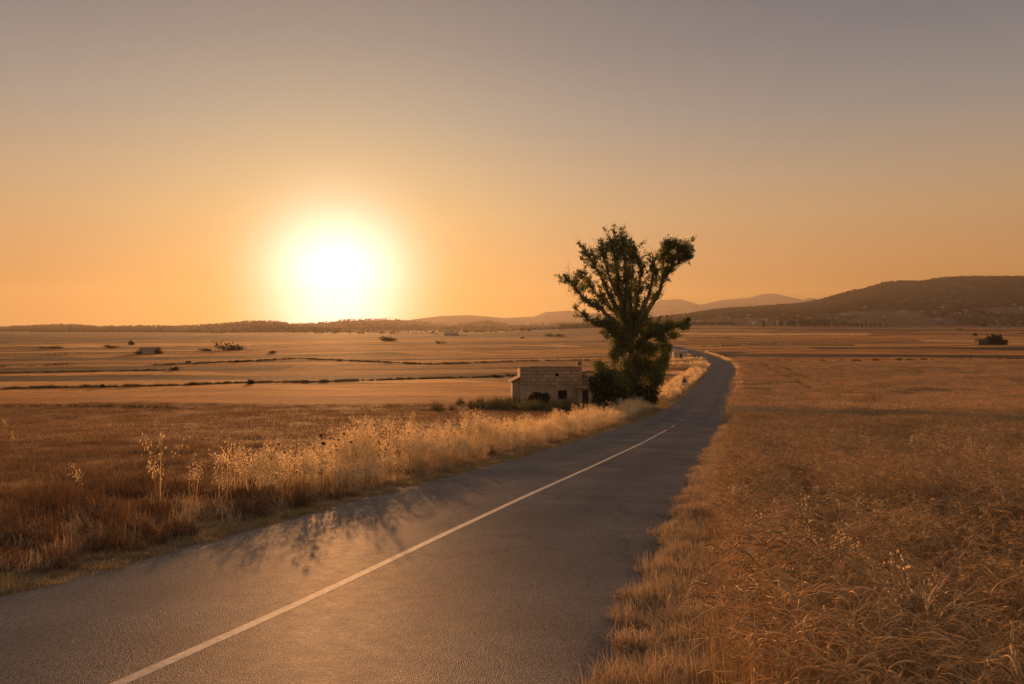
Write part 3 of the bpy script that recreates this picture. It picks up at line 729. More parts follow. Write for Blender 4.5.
for li, (path, r0, dens, f0, spread) in enumerate(limbs):
    P = np.array([tp(*q) for q in path])
    s = np.linspace(0, 1, len(P)); ss = np.linspace(0, 1, len(P) * 5)
    # smooth path with a little crookedness
    Q = np.stack([np.interp(ss, s, P[:, k]) for k in range(3)], -1)
    Q[2:-2] = (Q[:-4] + Q[1:-3] + Q[2:-2] + Q[3:-1] + Q[4:]) / 5
    Q[1:] += rt.normal(0, 0.05, (len(Q) - 1, 3)) * min(1, r0 * 4)
    mb = MB(); mb.tube(Q, r0 * (1 - 0.86 * ss ** 0.8) + 0.015, 8)
    L = np.linalg.norm(np.diff(Q, axis=0), axis=1).sum()
    # twigs
    nb = int(L * (5.5 if dens else 2.5)) if li else 0
    for q in range(nb):
        t = rt.uniform(max(0.12, f0 * .6), 1.0); at = lambda v: np.array([np.interp(min(max(v, 0), 1), ss, Q[:, k]) for k in range(3)])
        b = at(t); tg = at(t + .05) - at(t - .05); tg /= np.linalg.norm(tg) + 1e-9
        d = tg * 0.75 + rt.normal(0, .5, 3) * np.array([1, 1, .6]) + np.array([0, 0, .32]); d /= np.linalg.norm(d)
        ln = rt.uniform(.4, 1.6) * spread * 2.9 * (1.15 - .45 * t) if spread else 0.6
        kink = b + d * ln * .5 + rt.normal(0, .07, 3); e = kink + (d + np.array([0, 0, .25]) + rt.normal(0, .25, 3)) * ln * .5
        mb.tube([b, kink, e], [0.032, 0.020, 0.006], 4)
        if rt.random() < .45: mb.tube([e, e + (d + np.array([0, 0, .35]) + rt.normal(0, .35, 3)) * rt.uniform(.3, .9)], [0.007, 0.003], 3)
        leafy = rt.random() < (0.72 if dens else 0.1) and t > f0
        for w_ in range(5):
            u = rt.uniform(.3, 1.0); o_ = b + (kink - b) * min(1, u * 2) if u < .5 else kink + (e - kink) * (u - .5) * 2
            td = d * .6 + rt.normal(0, .6, 3) + np.array([0, 0, .2]); td /= np.linalg.norm(td); tl = rt.uniform(.22, .6)
            te = o_ + td * tl; mb.tube([o_, te], [0.010, 0.004], 3)
            if leafy and rt.random() < .85:
                k = rt.integers(9, 34); v = rt.random(k)[:, None] ** .8
                LC.append(o_ + (te - o_) * v + rt.normal(0, .085, (k, 3)))
    mb.build('trunk' if li == 0 else 'limb', BARK, tree, True)
    if dens:
        k = int(dens * L * .30); t = rt.uniform(f0, 1, k)
        # clumps along the limb leave gaps of bare wood between them
        keep = vnoise(t * L * 1.3 + li * 10, t * 0 + li) > 0.40; t = t[keep]
        C0 = np.stack([np.interp(t, ss, Q[:, j]) for j in range(3)], -1)
        LC.append(C0 + rt.normal(0, spread, C0.shape) * (1.15 - .5 * t[:, None]))
lumps = [(628,310,15,11,.1,520),(645,314,9,10,.2,260),(612,322,10,8,-.6,240),(650,324,10,9,-.8,320),(660,338,8,11,-.7,330),(676,249,8,5,.8,130),(633,285,7,12,.2,180),(612,300,7,9,.4,160),(619,374,10,15,-1.0,480),(606,376,12,13,-.9,650),(599,364,8,8,-.9,300),(641,398,18,9,-.9,600),(620,395,14,10,-.9,450),(645,362,14,12,.4,500),(622,335,9,12,-.6,420),(638,340,10,14,-.7,420),(655,372,9,16,-.9,500),(664,352,6,10,-.6,260),(612,328,10,10,-1.2,260),(604,318,6,6,-1.4,60),(620,345,11,13,-.8,420),(630,322,9,14,.2,360),(645,330,8,9,-.6,210),(655,327,8,7,-1.1,240),(666,322,7,5,-1.3,210),(681,322,5,4.5,-1.5,150),
         (672,331,7,5,-1.2,140),(649,347,11,10,-.5,380),(634,360,14,14,-.6,700),(661,360,8,10,-.3,360),(668,345,5,6,-.2,110),(650,378,12,14,-.6,640),(628,382,14,16,-.8,760),(614,352,8,9,-.6,200),
         (677,238,11,7,.8,420),(667,243,7,6,.8,170),(686,244,7,6,.8,220),(690,249,4,4,.8,90),(664,252,4,6,.7,70),(672,252,6,5,.8,80),(664,264,3,5,.7,60),(670,262,4,3,.7,60),
         (655,292,6,6,.3,150),(641,300,7,9,.2,210),(626,300,8,12,.1,330),(620,280,7,12,.2,330),(616,255,7,12,.2,300),(609,238,7,5,.2,90),(622,236,6,5,-.6,90),(628,270,6,14,-.6,210),(605,292,7,8,.6,150),(594,300,8,6,-1,130),(583,295,6,4,-1.2,90)]
for x, y, a_, b_, dy, n in lumps:
    if y < 304 and x < 660: n = n * .45
    LC.append(blob_points(int(n * 5.0), tp(x, y, dy), (a_ * TK * 1.12, max(a_ * TK, 1.0), b_ * TK * 1.12), rt, lumps=26))
LC = np.vstack(LC); LC[:, 2] = np.maximum(LC[:, 2], 0.1)
Vl, Fl, Cl = leaf_quads(LC, 0.125, rt, (0.100, 0.118, 0.034), 0.5, droop=0.35)
warm = (vnoise(LC[:, 0] * .8, LC[:, 2] * .8) > 0.58).repeat(4)
Cl[warm] *= np.array([1.7, 1.5, 1.1])
mesh_obj('crown', Vl, Fl, [GREEN], tree, col=np.clip(Cl, 0, .5))
print('tree leaves', len(LC))

def shrub_near(px, py, wpx, hpx, Y, n, size, col, label, seed, name='shrub'):
    k = Y / F; X = (px - 512) * k; w = wpx * k / 2; h = hpx * k
    r = np.random.default_rng(seed)
    bl = [(r.uniform(-.55, .55) * w, r.uniform(-.4, .4) * w, h * r.uniform(.35, .62), w * r.uniform(.38, .6), w * .5, h * r.uniform(.3, .42)) for _ in range(7)]
    return make_plant(name, (X, Y, float(hgt(X, Y))), bl, n, size, col, label, 'shrub', seed=seed)
DK = (0.040, 0.046, 0.018)
shrub_near(600, 394, 38, 46, 71.0, 8500, .20, (.055, .062, .022), 'round olive shrub against the tree between it and the farmhouse', 1)
shrub_near(615, 405, 30, 30, 70.0, 2400, .2, DK, 'dark shrub at the left foot of the big roadside tree', 2)
shrub_near(645, 404, 34, 30, 70.2, 2600, .2, DK, 'dark shrub at the right foot of the big roadside tree', 3)
shrub_near(537, 407, 30, 13, 77.0, 1500, .17, (.034, .03, .016), 'low dark bush in front of the farmhouse wall, left of its window', 4, 'bush')
shrub_near(598, 408, 17, 11, 74.5, 800, .17, DK, 'small dark bush in front of the farmhouse wing, beside its door', 5, 'bush')

# ------------------------------------------------------------------ farmhouse
def masonry(name, c1, c2, cm, bw=0.8, bh=0.36):
    m, nt, out = new_mat(name); L = nt.links.new
    tc = N(nt, 'ShaderNodeTexCoord').outputs['Object']
    sp = N(nt, 'ShaderNodeSeparateXYZ'); L(tc, sp.inputs[0])
    cb = N(nt, 'ShaderNodeCombineXYZ'); L(math_node(nt, 'ADD', sp.outputs[0], sp.outputs[1]), cb.inputs[0]); L(sp.outputs[2], cb.inputs[1])
    br = N(nt, 'ShaderNodeTexBrick', i_Scale=1.0); br.inputs['Brick Width'].default_value = bw; br.inputs['Row Height'].default_value = bh
    br.inputs['Mortar Size'].default_value = 0.022; br.inputs['Color1'].default_value = (*c1, 1); br.inputs['Color2'].default_value = (*c2, 1); br.inputs['Mortar'].default_value = (*cm, 1)
    L(cb.outputs[0], br.inputs['Vector'])
    st = ramp(nt, noise(nt, 0.9, 5, 0.65, tc), [(0.3, 0.55), (0.7, 1.15)])
    c = mixc(nt, 1.0, br.outputs['Color'], st, 'MULTIPLY')
    b = N(nt, 'ShaderNodeBsdfPrincipled', i_Roughness=0.92); b.inputs['Specular IOR Level'].default_value = 0.15; L(c, b.inputs['Base Color'])
    bp = N(nt, 'ShaderNodeBump', i_Strength=0.7, i_Distance=0.03, invert=True); L(br.outputs['Fac'], bp.inputs['Height']); L(bp.outputs[0], b.inputs['Normal'])
    L(b.outputs[0], out.inputs[0]); return m
STONE = masonry('sandstone_blocks', (0.52, 0.37, 0.225), (0.38, 0.265, 0.165), (0.17, 0.125, 0.08))
PLAST = plain_mat('worn_render', (0.44, 0.33, 0.21), (0.27, 0.20, 0.125), 1.4, 0.92, 0.3, 9)
TILE = plain_mat('roof_tile', (0.30, 0.16, 0.09), (0.20, 0.12, 0.075), 5, 0.85, 0.5, 20)
WHITE = plain_mat('old_whitewash', (0.50, 0.41, 0.31), (0.36, 0.28, 0.20), 1.5, 0.9, 0.2, 9)
DARKW = plain_mat('dark_weathered_wood', (0.035, 0.025, 0.02), (0.06, 0.042, 0.03), 6, 0.8, 0.3, 30)
VOID = plain_mat('near_black', (0.012, 0.010, 0.008), (0.02, 0.017, 0.013), 2, 0.95)  # near black stands in for the unlit space behind the openings

HY = 80.0; HXc = (551 - 512) * HY / F
house = empty('farmhouse', (HXc, HY, float(hgt(HXc, HY)) - 0.05), R(3))
tag(house, 'small old farmhouse of sandstone blocks left of the tall tree by the road', 'house')
def wall_with_openings(mb, x0, x1, z0, z1, y0, y1, holes):
    """holes: (xa, xb, za, zb), not overlapping in x"""
    x = x0
    for xa, xb, za, zb in sorted(holes):
        if xa > x: mb.box(x, xa, y0, y1, z0, z1)
        if za > z0: mb.box(xa, xb, y0, y1, z0, za)
        if zb < z1: mb.box(xa, xb, y0, y1, zb, z1)
        x = xb
    if x < x1: mb.box(x, x1, y0, y1, z0, z1)
mb = MB()                                                     # upper walls
wall_with_openings(mb, -3.1, 3.1, 1.62, 3.62, 0.0, 0.4, [(0.35, 0.85, 2.58, 3.08)])
oc = [(0.6 + .19 * math.cos(k * PI / 6 + .26), 2.83 + .19 * math.sin(k * PI / 6 + .26)) for k in range(12)]
def to_sq(a, b):
    u, v = a - .6, b - 2.83; s = .25 / max(abs(u), abs(v)); return .6 + u * s, 2.83 + v * s
sq = [to_sq(*o) for o in oc]
V8 = [(a, y, b) for y in (0.0, 0.4) for ring in (oc, sq) for a, b in ring]
F8 = []
for k in range(12):
    n1 = (k + 1) % 12
    F8 += [(12 + k, 12 + n1, n1, k), (24 + k, 24 + n1, 36 + n1, 36 + k), (k, n1, 24 + n1, 24 + k)]
mb.add(V8, F8)
mb.box(-3.1, -2.7, 0.4, 4.6, -0.3, 3.3); mb.box(2.7, 3.1, 0.4, 4.6, -0.3, 3.3); mb.box(-2.7, 2.7, 4.3, 4.6, -0.3, 2.7)
mb.build('wall', STONE, house)
mb = MB(); wall_with_openings(mb, -3.13, 3.13, -0.3, 1.58, -0.06, 0.37, [(0.72, 1.62, 0.38, 1.30)])
mb.build('rendered_lower_wall', PLAST, house)
mb = MB(); mb.box(-3.16, 3.16, -0.09, 0.36, 1.582, 1.66); mb.build('string_course', STONE, house)
mb = MB(); x_ = -3.12
rc_ = np.random.default_rng(8)
while x_ < 2.6:
    w_ = min(rc_.uniform(.35, .8), 2.66 - x_)
    if rc_.random() < .78: mb.box(x_, x_ + w_ - .02, -0.03 + rc_.uniform(-.02, .02), 0.43, 3.622, 3.66 + rc_.uniform(0, .13))
    x_ += w_
mb.build('coping', STONE, house)
mb = MB(); mb.slab([(-3.05, 0.42, 3.50), (3.05, 0.42, 3.50), (3.05, 4.75, 2.85), (-3.05, 4.75, 2.85)], 0.12); mb.build('roof', TILE, house)
mb = MB(); mb.box(2.68, 3.08, 0.05, 0.5, 3.722, 4.12); mb.box(2.63, 3.13, 0.0, 0.55, 4.122, 4.2); mb.build('chimney', STONE, house)
win = MB(); 
for a in ((0.72, 0.80, .38, 1.30), (1.54, 1.62, .38, 1.30), (0.802, 1.538, .38, .45), (0.802, 1.538, 1.23, 1.30), (1.14, 1.20, .452, 1.228)): win.box(a[0], a[1], 0.10, 0.18, a[2], a[3])
wo = win.build('window', DARKW, house)
mb = MB(); mb.box(0.80, 1.54, 0.20, 0.23, 0.45, 1.23); mb.build('pane', VOID, wo)
mb = MB(); mb.box(0.62, 1.72, -0.12, 0.05, 0.30, 0.378); mb.build('sill', STONE, wo)
mb = MB(); mb.box(-2.69, 2.69, 0.5, 0.55, -0.2, 3.3); mb.build('dark_backing', VOID, house)  # near-black sheet that paints the inside dark behind the openings
# right wing in front, with the door
wing = MB(); wall_with_openings(wing, 2.55, 4.55, -0.3, 1.52, -1.3, -1.0, [(2.98, 3.58, -0.3, 1.36)])
wing.box(2.55, 2.85, -1.0, -0.07, -0.3, 1.52); wing.box(4.25, 4.55, -1.0, 2.6, -0.3, 1.52); wg = wing.build('wing_wall', PLAST, house)
mb = MB(); mb.slab([(2.35, -1.55, 1.60), (4.8, -1.55, 1.60), (4.8, 0.9, 1.74), (2.35, -0.1, 1.74)], 0.08); mb.build('wing_roof', TILE, house)
mb = MB(); mb.box(2.98, 3.58, -1.12, -1.07, -0.3, 1.36); dr = mb.build('door', DARKW, house)
mb = MB(); mb.box(3.48, 3.53, -1.17, -1.122, .48, .60); mb.build('handle', VOID, dr)
# lean-to behind on the right, its roof edge slopes down
mb = MB(); mb.box(4.7, 4.95, 1.2, 4.4, -0.3, 2.15); mb.add([(3.13,1.2,-.3),(4.7,1.2,-.3),(4.7,1.2,2.15),(3.13,1.2,2.95),(3.13,1.4,-.3),(4.7,1.4,-.3),(4.7,1.4,2.15),(3.13,1.4,2.95)],
      [(0,1,2,3),(7,6,5,4),(0,4,5,1),(1,5,6,2),(2,6,7,3),(3,7,4,0)]); mb.build('lean_to_wall', STONE, house)
mb = MB(); mb.slab([(3.12, 0.9, 3.12), (5.2, 0.9, 2.14), (5.2, 4.6, 2.14), (3.12, 4.6, 3.12)], 0.10); mb.build('lean_to_roof', TILE, house)
# left wing
mb = MB(); mb.add([(-3.85,.35,-.3),(-3.12,.35,-.3),(-3.12,.35,2.45),(-3.85,.35,2.1),(-3.85,3.6,-.3),(-3.12,3.6,-.3),(-3.12,3.6,2.45),(-3.85,3.6,2.1)],
      [(0,1,2,3),(7,6,5,4),(0,4,5,1),(1,5,6,2),(2,6,7,3),(3,7,4,0)]); mb.build('side_wing_wall', PLAST, house)
mb = MB(); mb.slab([(-4.1, .12, 2.12), (-3.11, .12, 2.62), (-3.11, 3.8, 2.62), (-4.1, 3.8, 2.12)], 0.09); mb.build('side_wing_roof', TILE, house)

# ------------------------------------------------------------------ road sign seen from behind
METAL = plain_mat('galvanised_steel', (0.22, 0.21, 0.20), (0.30, 0.29, 0.28), 8, 0.5)
SBACK = plain_mat('grey_sign_back', (0.10, 0.098, 0.095), (0.14, 0.135, 0.13), 6, 0.6)
sy = 101.0; sx = (684.5 - 512) * sy / F
sign = empty('road_sign', (sx, sy, float(hgt(sx, sy)) - 0.05), R(14))
tag(sign, 'triangular road sign on a steel post seen from behind at the left road edge', 'sign')
mb = MB(); mb.tube([(0, 0, -.2), (0, 0, 2.35)], .035, 10); mb.build('post', METAL, sign)
tri = [(-.45, 1.50), (.45, 1.50), (0, 2.28)]
mb = MB(); mb.add([(a, -.045, b) for a, b in tri] + [(a, -.065, b) for a, b in tri], [(0, 1, 2), (5, 4, 3), (0, 3, 4, 1), (1, 4, 5, 2), (2, 5, 3, 0)])
mb.build('triangle_panel', SBACK, sign)
mb = MB(); mb.box(-.40, .40, -.065, -.045, 1.20, 1.42); mb.build('plate', WHITE, sign)
for z0 in (1.68, 1.28): mb = MB(); mb.box(-.06, .06, -.044, .04, z0, z0 + .06); mb.build('bracket', METAL, sign)

# ------------------------------------------------------------------ white hut behind the tree
def hut(px, py, wpx, hpx, label, name, mat, roofmat, door=True, cat='hut', rz=0.0, Y=None):
    if Y is None: X, Y, z = place(px, py)
    else: X = (px - 512) * Y / F; z = float(hgt(X, Y))
    k = Y / F; w = wpx * k / 2; h = hpx * k; root = empty(name, (X, Y, z - .1), rz); tag(root, label, cat)
    m_ = MB(); wall_with_openings(m_, -w, w, 0, h, 0, .25, [(-.1 * w, .25 * w, 0, h * .72)] if door else [])
    m_.box(-w, -w + .25, .25, w * 1.5, 0, h); m_.box(w - .25, w, .25, w * 1.5, 0, h); m_.box(-w + .25, w - .25, w * 1.5 - .25, w * 1.5, 0, h); m_.build('wall', mat, root)
    m_ = MB(); e = .2
    m_.slab([(-w - e, -e, h + .02), (w + e, -e, h + .02), (w + e, w * .75, h + w * .28), (-w - e, w * .75, h + w * .28)], .1)
    m_.slab([(-w - e, w * .7505, h + w * .28), (w + e, w * .7505, h + w * .28), (w + e, w * 1.5 + e, h + .02), (-w - e, w * 1.5 + e, h + .02)], .1)
    m_.add([(-w, .02, h - .01), (-w, w * 1.48, h - .01), (-w, w * .75, h + w * .25), (-w + .2, .02, h - .01), (-w + .2, w * 1.48, h - .01), (-w + .2, w * .75, h + w * .25)], [(0, 1, 2), (5, 4, 3)])
    m_.add([(w, .02, h - .01), (w, w * 1.48, h - .01), (w, w * .75, h + w * .25), (w - .2, .02, h - .01), (w - .2, w * 1.48, h - .01), (w - .2, w * .75, h + w * .25)], [(2, 1, 0), (3, 4, 5)])
    m_.build('roof', roofmat, root)
    if door: m_ = MB(); m_.box(-.1 * w, .25 * w, .1, .15, 0, h * .72); m_.build('door', DARKW, root)
    return root
hut(680.5, 358.5, 13, 7, 'small pale hut with a dark door beside the road just right of the tree', 'field_hut', WHITE, WHITE)

# ------------------------------------------------------------------ shrubs and trees spread over the fields
def far_plant(px, py, wpx, hpx, name, label, cat='shrub', group=None, tree_=False, col=DK, seed=0, n=420, Y=None):
    if Y is None: X, Y, z = place(px, py)
    else: X = (px - 512) * Y / F; z = float(hgt(X, Y))
    k = Y / F; w = wpx * k / 2; h = hpx * k; r = np.random.default_rng(900 + seed)
    if tree_: bl = [(r.uniform(-.45, .45) * w, r.uniform(-.45, .45) * w, h * r.uniform(.5, .75), w * r.uniform(.45, .65), w * .6, h * r.uniform(.2, .3)) for _ in range(6)]
    else: bl = [(r.uniform(-.6, .6) * w, r.uniform(-.4, .4) * w, h * r.uniform(.08, .45), w * r.uniform(.35, .6), w * .5, h * r.uniform(.3, .5)) for _ in range(8)]
    return make_plant(name, (X, Y, z - h * .06), bl, n, max(h * .16, .2), col, label, cat, group, trunk=(h * .5, h * .03) if tree_ else None, mat=FARLEAF, seed=seed, stems=not tree_)
G1 = 'shrubs scattered over the left fields'
left = [(235, 349.5, 40, 12, 'largest dark thicket on the left plain, below the left edge of the sun glow', 'thicket'),
        (205, 350.5, 16, 5, 'low dark shrub just left of the largest thicket on the left plain', 'shrub'),
        (158, 353.5, 10, 8, 'rounded shrub at the right end of the low field barn on the left', 'shrub'),
        (139, 353.5, 9, 5, 'low shrub at the left end of the low field barn on the left', 'shrub'),
        (174, 371, 12, 6, 'round dark shrub alone at the end of a field margin on the left plain', 'shrub'),
        (188, 362.5, 5, 3, 'tiny dark shrub alone in a pale field right of the low barn', 'shrub'),
        (250, 384.5, 9, 7, 'small dark shrub on the long field margin below the largest thicket', 'shrub'),
        (103, 388.5, 7, 5, 'small shrub on the long field margin at the far left', 'shrub'),
        (272, 353, 10, 5, 'small shrub right of the largest thicket on the left plain', 'shrub'),
        (385, 340.5, 26, 8, 'hazy clump of trees on the plain straight below the sun', 'thicket'),
        (440, 343, 14, 4, 'low hazy scrub on the plain right of the sun', 'thicket'),
        (523, 338.5, 7, 3, 'small dark shrub on the hazy plain left of the tall tree', 'shrub'),
        (553, 337.5, 28, 5, 'long low thicket on the hazy plain left of the tall tree', 'thicket'),
        (237, 362, 8, 4, 'low shrub on the upper field margin left of the sun', 'shrub'),
        (132, 345, 9, 7, 'taller bushy clump on the far left plain above the low barn', 'thicket'),
        (50, 349, 30, 5, 'long low dark thicket on the far left plain', 'thicket'),
        (112, 348.5, 18, 5, 'flat dark thicket left of the low field barn', 'thicket'),
        (540, 369.5, 16, 4, 'low green scrub on the field margin above the farmhouse', 'shrub'),
        (495, 376, 9, 4, 'low scrub on the field margin left of the farmhouse', 'shrub')]
for i, (px, py, w, h, lab, nm) in enumerate(left):
    far_plant(px, py, w, h, nm, lab, 'shrub' if nm == 'shrub' else 'thicket', G1, col=DK, seed=i, n=500 if w > 15 else 300)
hut(147, 353, 17, 4, 'low field barn between two shrubs on the left plain', 'field_barn', PLAST, TILE, door=False, cat='barn')
hut(451, 334.5, 14, 2.2, 'long pale building on the hazy plain right of the sun', 'farm_building', PLAST, WHITE, door=False, cat='building')
right = [(996, 345.5, 20, 15, 'big dark tree clump beside the dark shed in the far right field', 'field_tree', False),
         (983, 332.5, 8, 5, 'dark tree above the shed in the far right fields', 'field_tree', True),
         (1013, 331.5, 6, 5, 'small dark tree at the right end of the far right fields', 'field_tree', True),
         (960, 334, 6, 3, 'low dark shrub left of the trees in the far right fields', 'shrub', False),
         (985, 340.8, 22, 3, 'low dark thicket behind the shed in the far right field', 'thicket', False),
         (975, 338.5, 5, 5, 'grey bush rising from the thicket behind the right shed', 'shrub', False),
         (704, 331, 14, 5, 'reddish scrub on the plain behind the bend of the road', 'thicket', False),
         (735, 331, 30, 3, 'long low scrub left of the distant tree row', 'thicket', False),
         (694, 357.5, 6, 4, 'dark bush at the right wall of the pale hut', 'shrub', False),
         (648, 345, 8, 4, 'low bush on the plain behind the tall tree', 'shrub', False)]
for i, (px, py, w, h, lab, nm, tr) in enumerate(right):
    far_plant(px, py, w, h, nm, lab, 'tree' if tr else 'shrub', 'trees and scrub in the right fields', tr, col=(.022, .024, .012) if i < 3 else DK, seed=60 + i, n=1500 if i == 0 else 500)
sh = hut(984, 345.8, 10, 4.5, 'low dark shed left of the big dark tree clump in the far right field', 'shed', DARKW, DARKW, door=False, cat='shed')

# the distant row of trees on the right and pines on the hazy ridge
def far_tree_proto(name, h, w, label, cat, group, seed, loc):
    r = np.random.default_rng(seed)
    bl = [(r.uniform(-.35, .35) * w, r.uniform(-.35, .35) * w, h * q, w * (.55 - .25 * abs(q - .5)), w * .5, h * .17) for q in (.3, .45, .55, .68, .82)]
    return make_plant(name, loc, bl, 150, h * .11, DK, label, cat, group, trunk=(h * .45, h * .035), mat=FARLEAF, seed=seed)
GT = 'distant row of dark trees on the right plain'; LT = 'dark upright tree in the distant row before the right hill'
tps = None; ypt = 1400.0; tree_protos = []
cols = [763, 764.5, 774.5, 780, 782, 788, 790.5, 793, 795, 800.5, 802, 804, 806, 808.5, 811, 813, 815, 817.5, 820, 822, 824.5, 827, 829, 834, 837, 840, 843, 846, 849, 852, 855, 858, 862, 866, 870, 875, 880, 886]
for i, c in enumerate(cols):
    Y = ypt + rng.uniform(-40, 40); X = (c - 512) * Y / F; z = float(hgt(X, Y)); hh = rng.uniform(9, 14.5) if c < 850 else rng.uniform(7, 11)
    if i < 4: o = far_tree_proto('row_tree', 12, 2.6 if i % 2 else 3.2, LT, 'tree', GT, 300 + i, (X, Y, z)); tree_protos.append(o)
    else: o = copy_tree(tree_protos[i % 4], (X, Y, z), rng.uniform(0, 6), (1.3, 1.3, hh / 12))
GP = 'pines on the crest of the hazy ridge'; LP = 'small pine standing on the hazy ridge crest right below the sun'
pine = None
for i, c in enumerate([371, 374, 378, 381, 384, 387, 390, 393, 396, 341, 352, 362]):
    p3 = hill_at(H_M, np.array([float(c)]), np.array([0.97]))[0]
    if pine is None:
        hP = 25; bl = [(0, 0, hP * .8, 6, 6, 4), (3, 0, hP * .72, 4.6, 4.6, 3), (-3, .5, hP * .75, 4.6, 4.6, 3)]
        pine = make_plant('pine_tree', tuple(p3), bl, 160, 2.6, DK, LP, 'tree', GP, trunk=(hP * .7, .3), mat=FARLEAF, seed=88)
    else: copy_tree(pine, tuple(p3), rng.uniform(0, 6), rng.uniform(.7, 1.05))

# woods on the slopes: nobody could count them
def wood_clump(r, h=8.0):
    P = np.vstack([blob_points(26, (r.uniform(-3, 3), r.uniform(-3, 3), h * r.uniform(.35, .6)), (3.0, 3.0, h * .34), r, lumps=5) for _ in range(3)])
    return leaf_quads(P, 2.0, r, (0.038, 0.037, 0.030), 0.45)
protos('wood', lambda r: wood_clump(r), 5, FARLEAF)
def wood(H, n, q0, q1, x0, x1, thr, label, scale=1.0):
    px = rng.uniform(x0, x1, n); q = rng.uniform(q0, q1, n); P3 = hill_at(H, px, q)
    P3 = P3[fbm(P3[:, 0] / 190, P3[:, 1] / 190, 4) > thr]
    o = scatter('wood', 'wood', P3[:, :2], scale, label, 'wood')
    co = P3 - np.array([0, 0, 0.5]); o.data.vertices.foreach_set('co', co.astype(np.float32).ravel()); return o
def plain_wood(n, y0, y1, a0, a1, thr, label, scale):
    Y = np.exp(rng.uniform(math.log(y0), math.log(y1), n)); X = Y * rng.uniform(a0, a1, n)
    k_ = (fbm(X / 260 + 3, Y / 420, 4) > thr) & (rng.random(n) < sstep(1500, 2800, Y))
    scatter('wood', 'wood', np.stack([X, Y], -1)[k_], scale * rng.uniform(.6, 1.4, int(k_.sum())), label, 'wood', sink=1.5)
plain_wood(6000, 1700, 3300, -.72, .10, 0.47, 'patches of trees on the far left plain before the hills', .55)
wood(H_R, 5000, 0.06, 0.45, 560, 1180, 0.47, 'scattered woods around the village below the right hill')
wood(H_R, 19000, 0.34, 1.1, 560, 1180, 0.26, 'dark woods over the long hill on the right')
wood(H_L, 3600, 0.05, 1.1, -120, 340, 0.40, 'dry woods on the low hills at the far left', 1.5)
wood(H_M, 2600, 0.05, 1.08, 265, 640, 0.42, 'scattered trees on the hazy hills below the sun', 1.8)

# ------------------------------------------------------------------ village on the slope: house copies
VILL = plain_mat('village_render', (0.30, 0.235, 0.185), (0.20, 0.16, 0.13), .2, 0.9)
def village_house(loc, w, d, h, roofm, seed):
    root = empty('village_house', loc, 0.0); r = np.random.default_rng(seed)
    tag(root, 'small pale village house on the foot of the right hill', 'house', 'village houses at the foot of the hill')
    m_ = MB(); m_.box(-w/2, w/2, 0, d, -2, h); m_.build('wall', VILL, root)
    m_ = MB(); m_.slab([(-w/2-.4, -.4, h+.02), (w/2+.4, -.4, h+.02), (w/2+.4, d/2, h+d*.2), (-w/2-.4, d/2, h+d*.2)], .3)
    m_.slab([(-w/2-.4, d/2+.01, h+d*.2), (w/2+.4, d/2+.01, h+d*.2), (w/2+.4, d+.4, h+.02), (-w/2-.4, d+.4, h+.02)], .3); m_.build('roof', roofm, root)
    return root
vp = []
for i in range(46):
    c = float(rng.choice([rng.uniform(690, 860), rng.uniform(860, 1035)])); q = float(rng.uniform(.06, .40)); p3 = hill_at(H_R, np.array([c]), np.array([q]))[0]
    loc = (float(p3[0]), float(p3[1]), float(p3[2]) + 2.5)
    if i < 4: vp.append(village_house(loc, (8, 11, 7, 20)[i], (7, 8, 6, 9)[i], (4, 4.5, 5, 3.6)[i], TILE, i))
    else: copy_tree(vp[int(rng.integers(0, 10)) % 3 if rng.random() < .88 else 3], loc, rng.uniform(-.4, .4), rng.uniform(.8, 1.15))

# ------------------------------------------------------------------ dry thistles standing in the oats
THC = plain_mat('dry_thistle', (0.035, 0.018, 0.010), (0.07, 0.038, 0.02), 40, 0.95)
def thistle(loc):
    root = empty('dry_thistle', loc, rng.uniform(0, 6)); r = np.random.default_rng(4)
    tag(root, 'dark dry thistle head standing up among the golden oats by the road', 'thistle', 'dry thistles in the roadside oats')
    m_ = MB(); m_.tube([(0, 0, 0), (.02, .01, .4), (.01, .02, .8), (.03, .0, 1.05)], [.006, .005, .004, .003], 5)
    tips = [(.03, 0, 1.05), (.16, .03, .92), (-.12, .06, .86)]
    m_.tube([(.015, .015, .6), (.10, .02, .76), tips[1]], [.004, .003, .003], 4); m_.tube([(.012, .015, .55), (-.07, .04, .72), tips[2]], [.004, .003, .003], 4)
    m_.build('stem', THC, root)
    for tx, ty, tz in tips:
        h_ = MB()
        P_ = [(tx, ty, tz - .005), (tx, ty, tz + .012), (tx, ty, tz + .03), (tx, ty, tz + .045)]; h_.tube(P_, [.010, .026, .024, .010], 8)
        for q in range(14):
            a = r.uniform(0, 6.28); e = r.uniform(-.2, 1.2); d = np.array([math.cos(a) * math.cos(e), math.sin(a) * math.cos(e), math.sin(e)])
            c0 = np.array([tx, ty, tz + .02]); h_.tube([c0 + d * .02, c0 + d * .045], [.004, .0008], 3)
        h_.build('seed_head', THC, root)
    return root
th0 = None
for i in range(16):
    Yt = 15.0 + 0.9 * i + rng.uniform(-.4, .4); dd = HALF + rng.uniform(1.4, 2.5); X = float(road_x(Yt)) - dd * 1.04
    loc = (X, Yt, float(hgt(X, Yt)))
    if th0 is None: th0 = thistle(loc)
    else: copy_tree(th0, loc, rng.uniform(0, 6), rng.uniform(.7, .98))

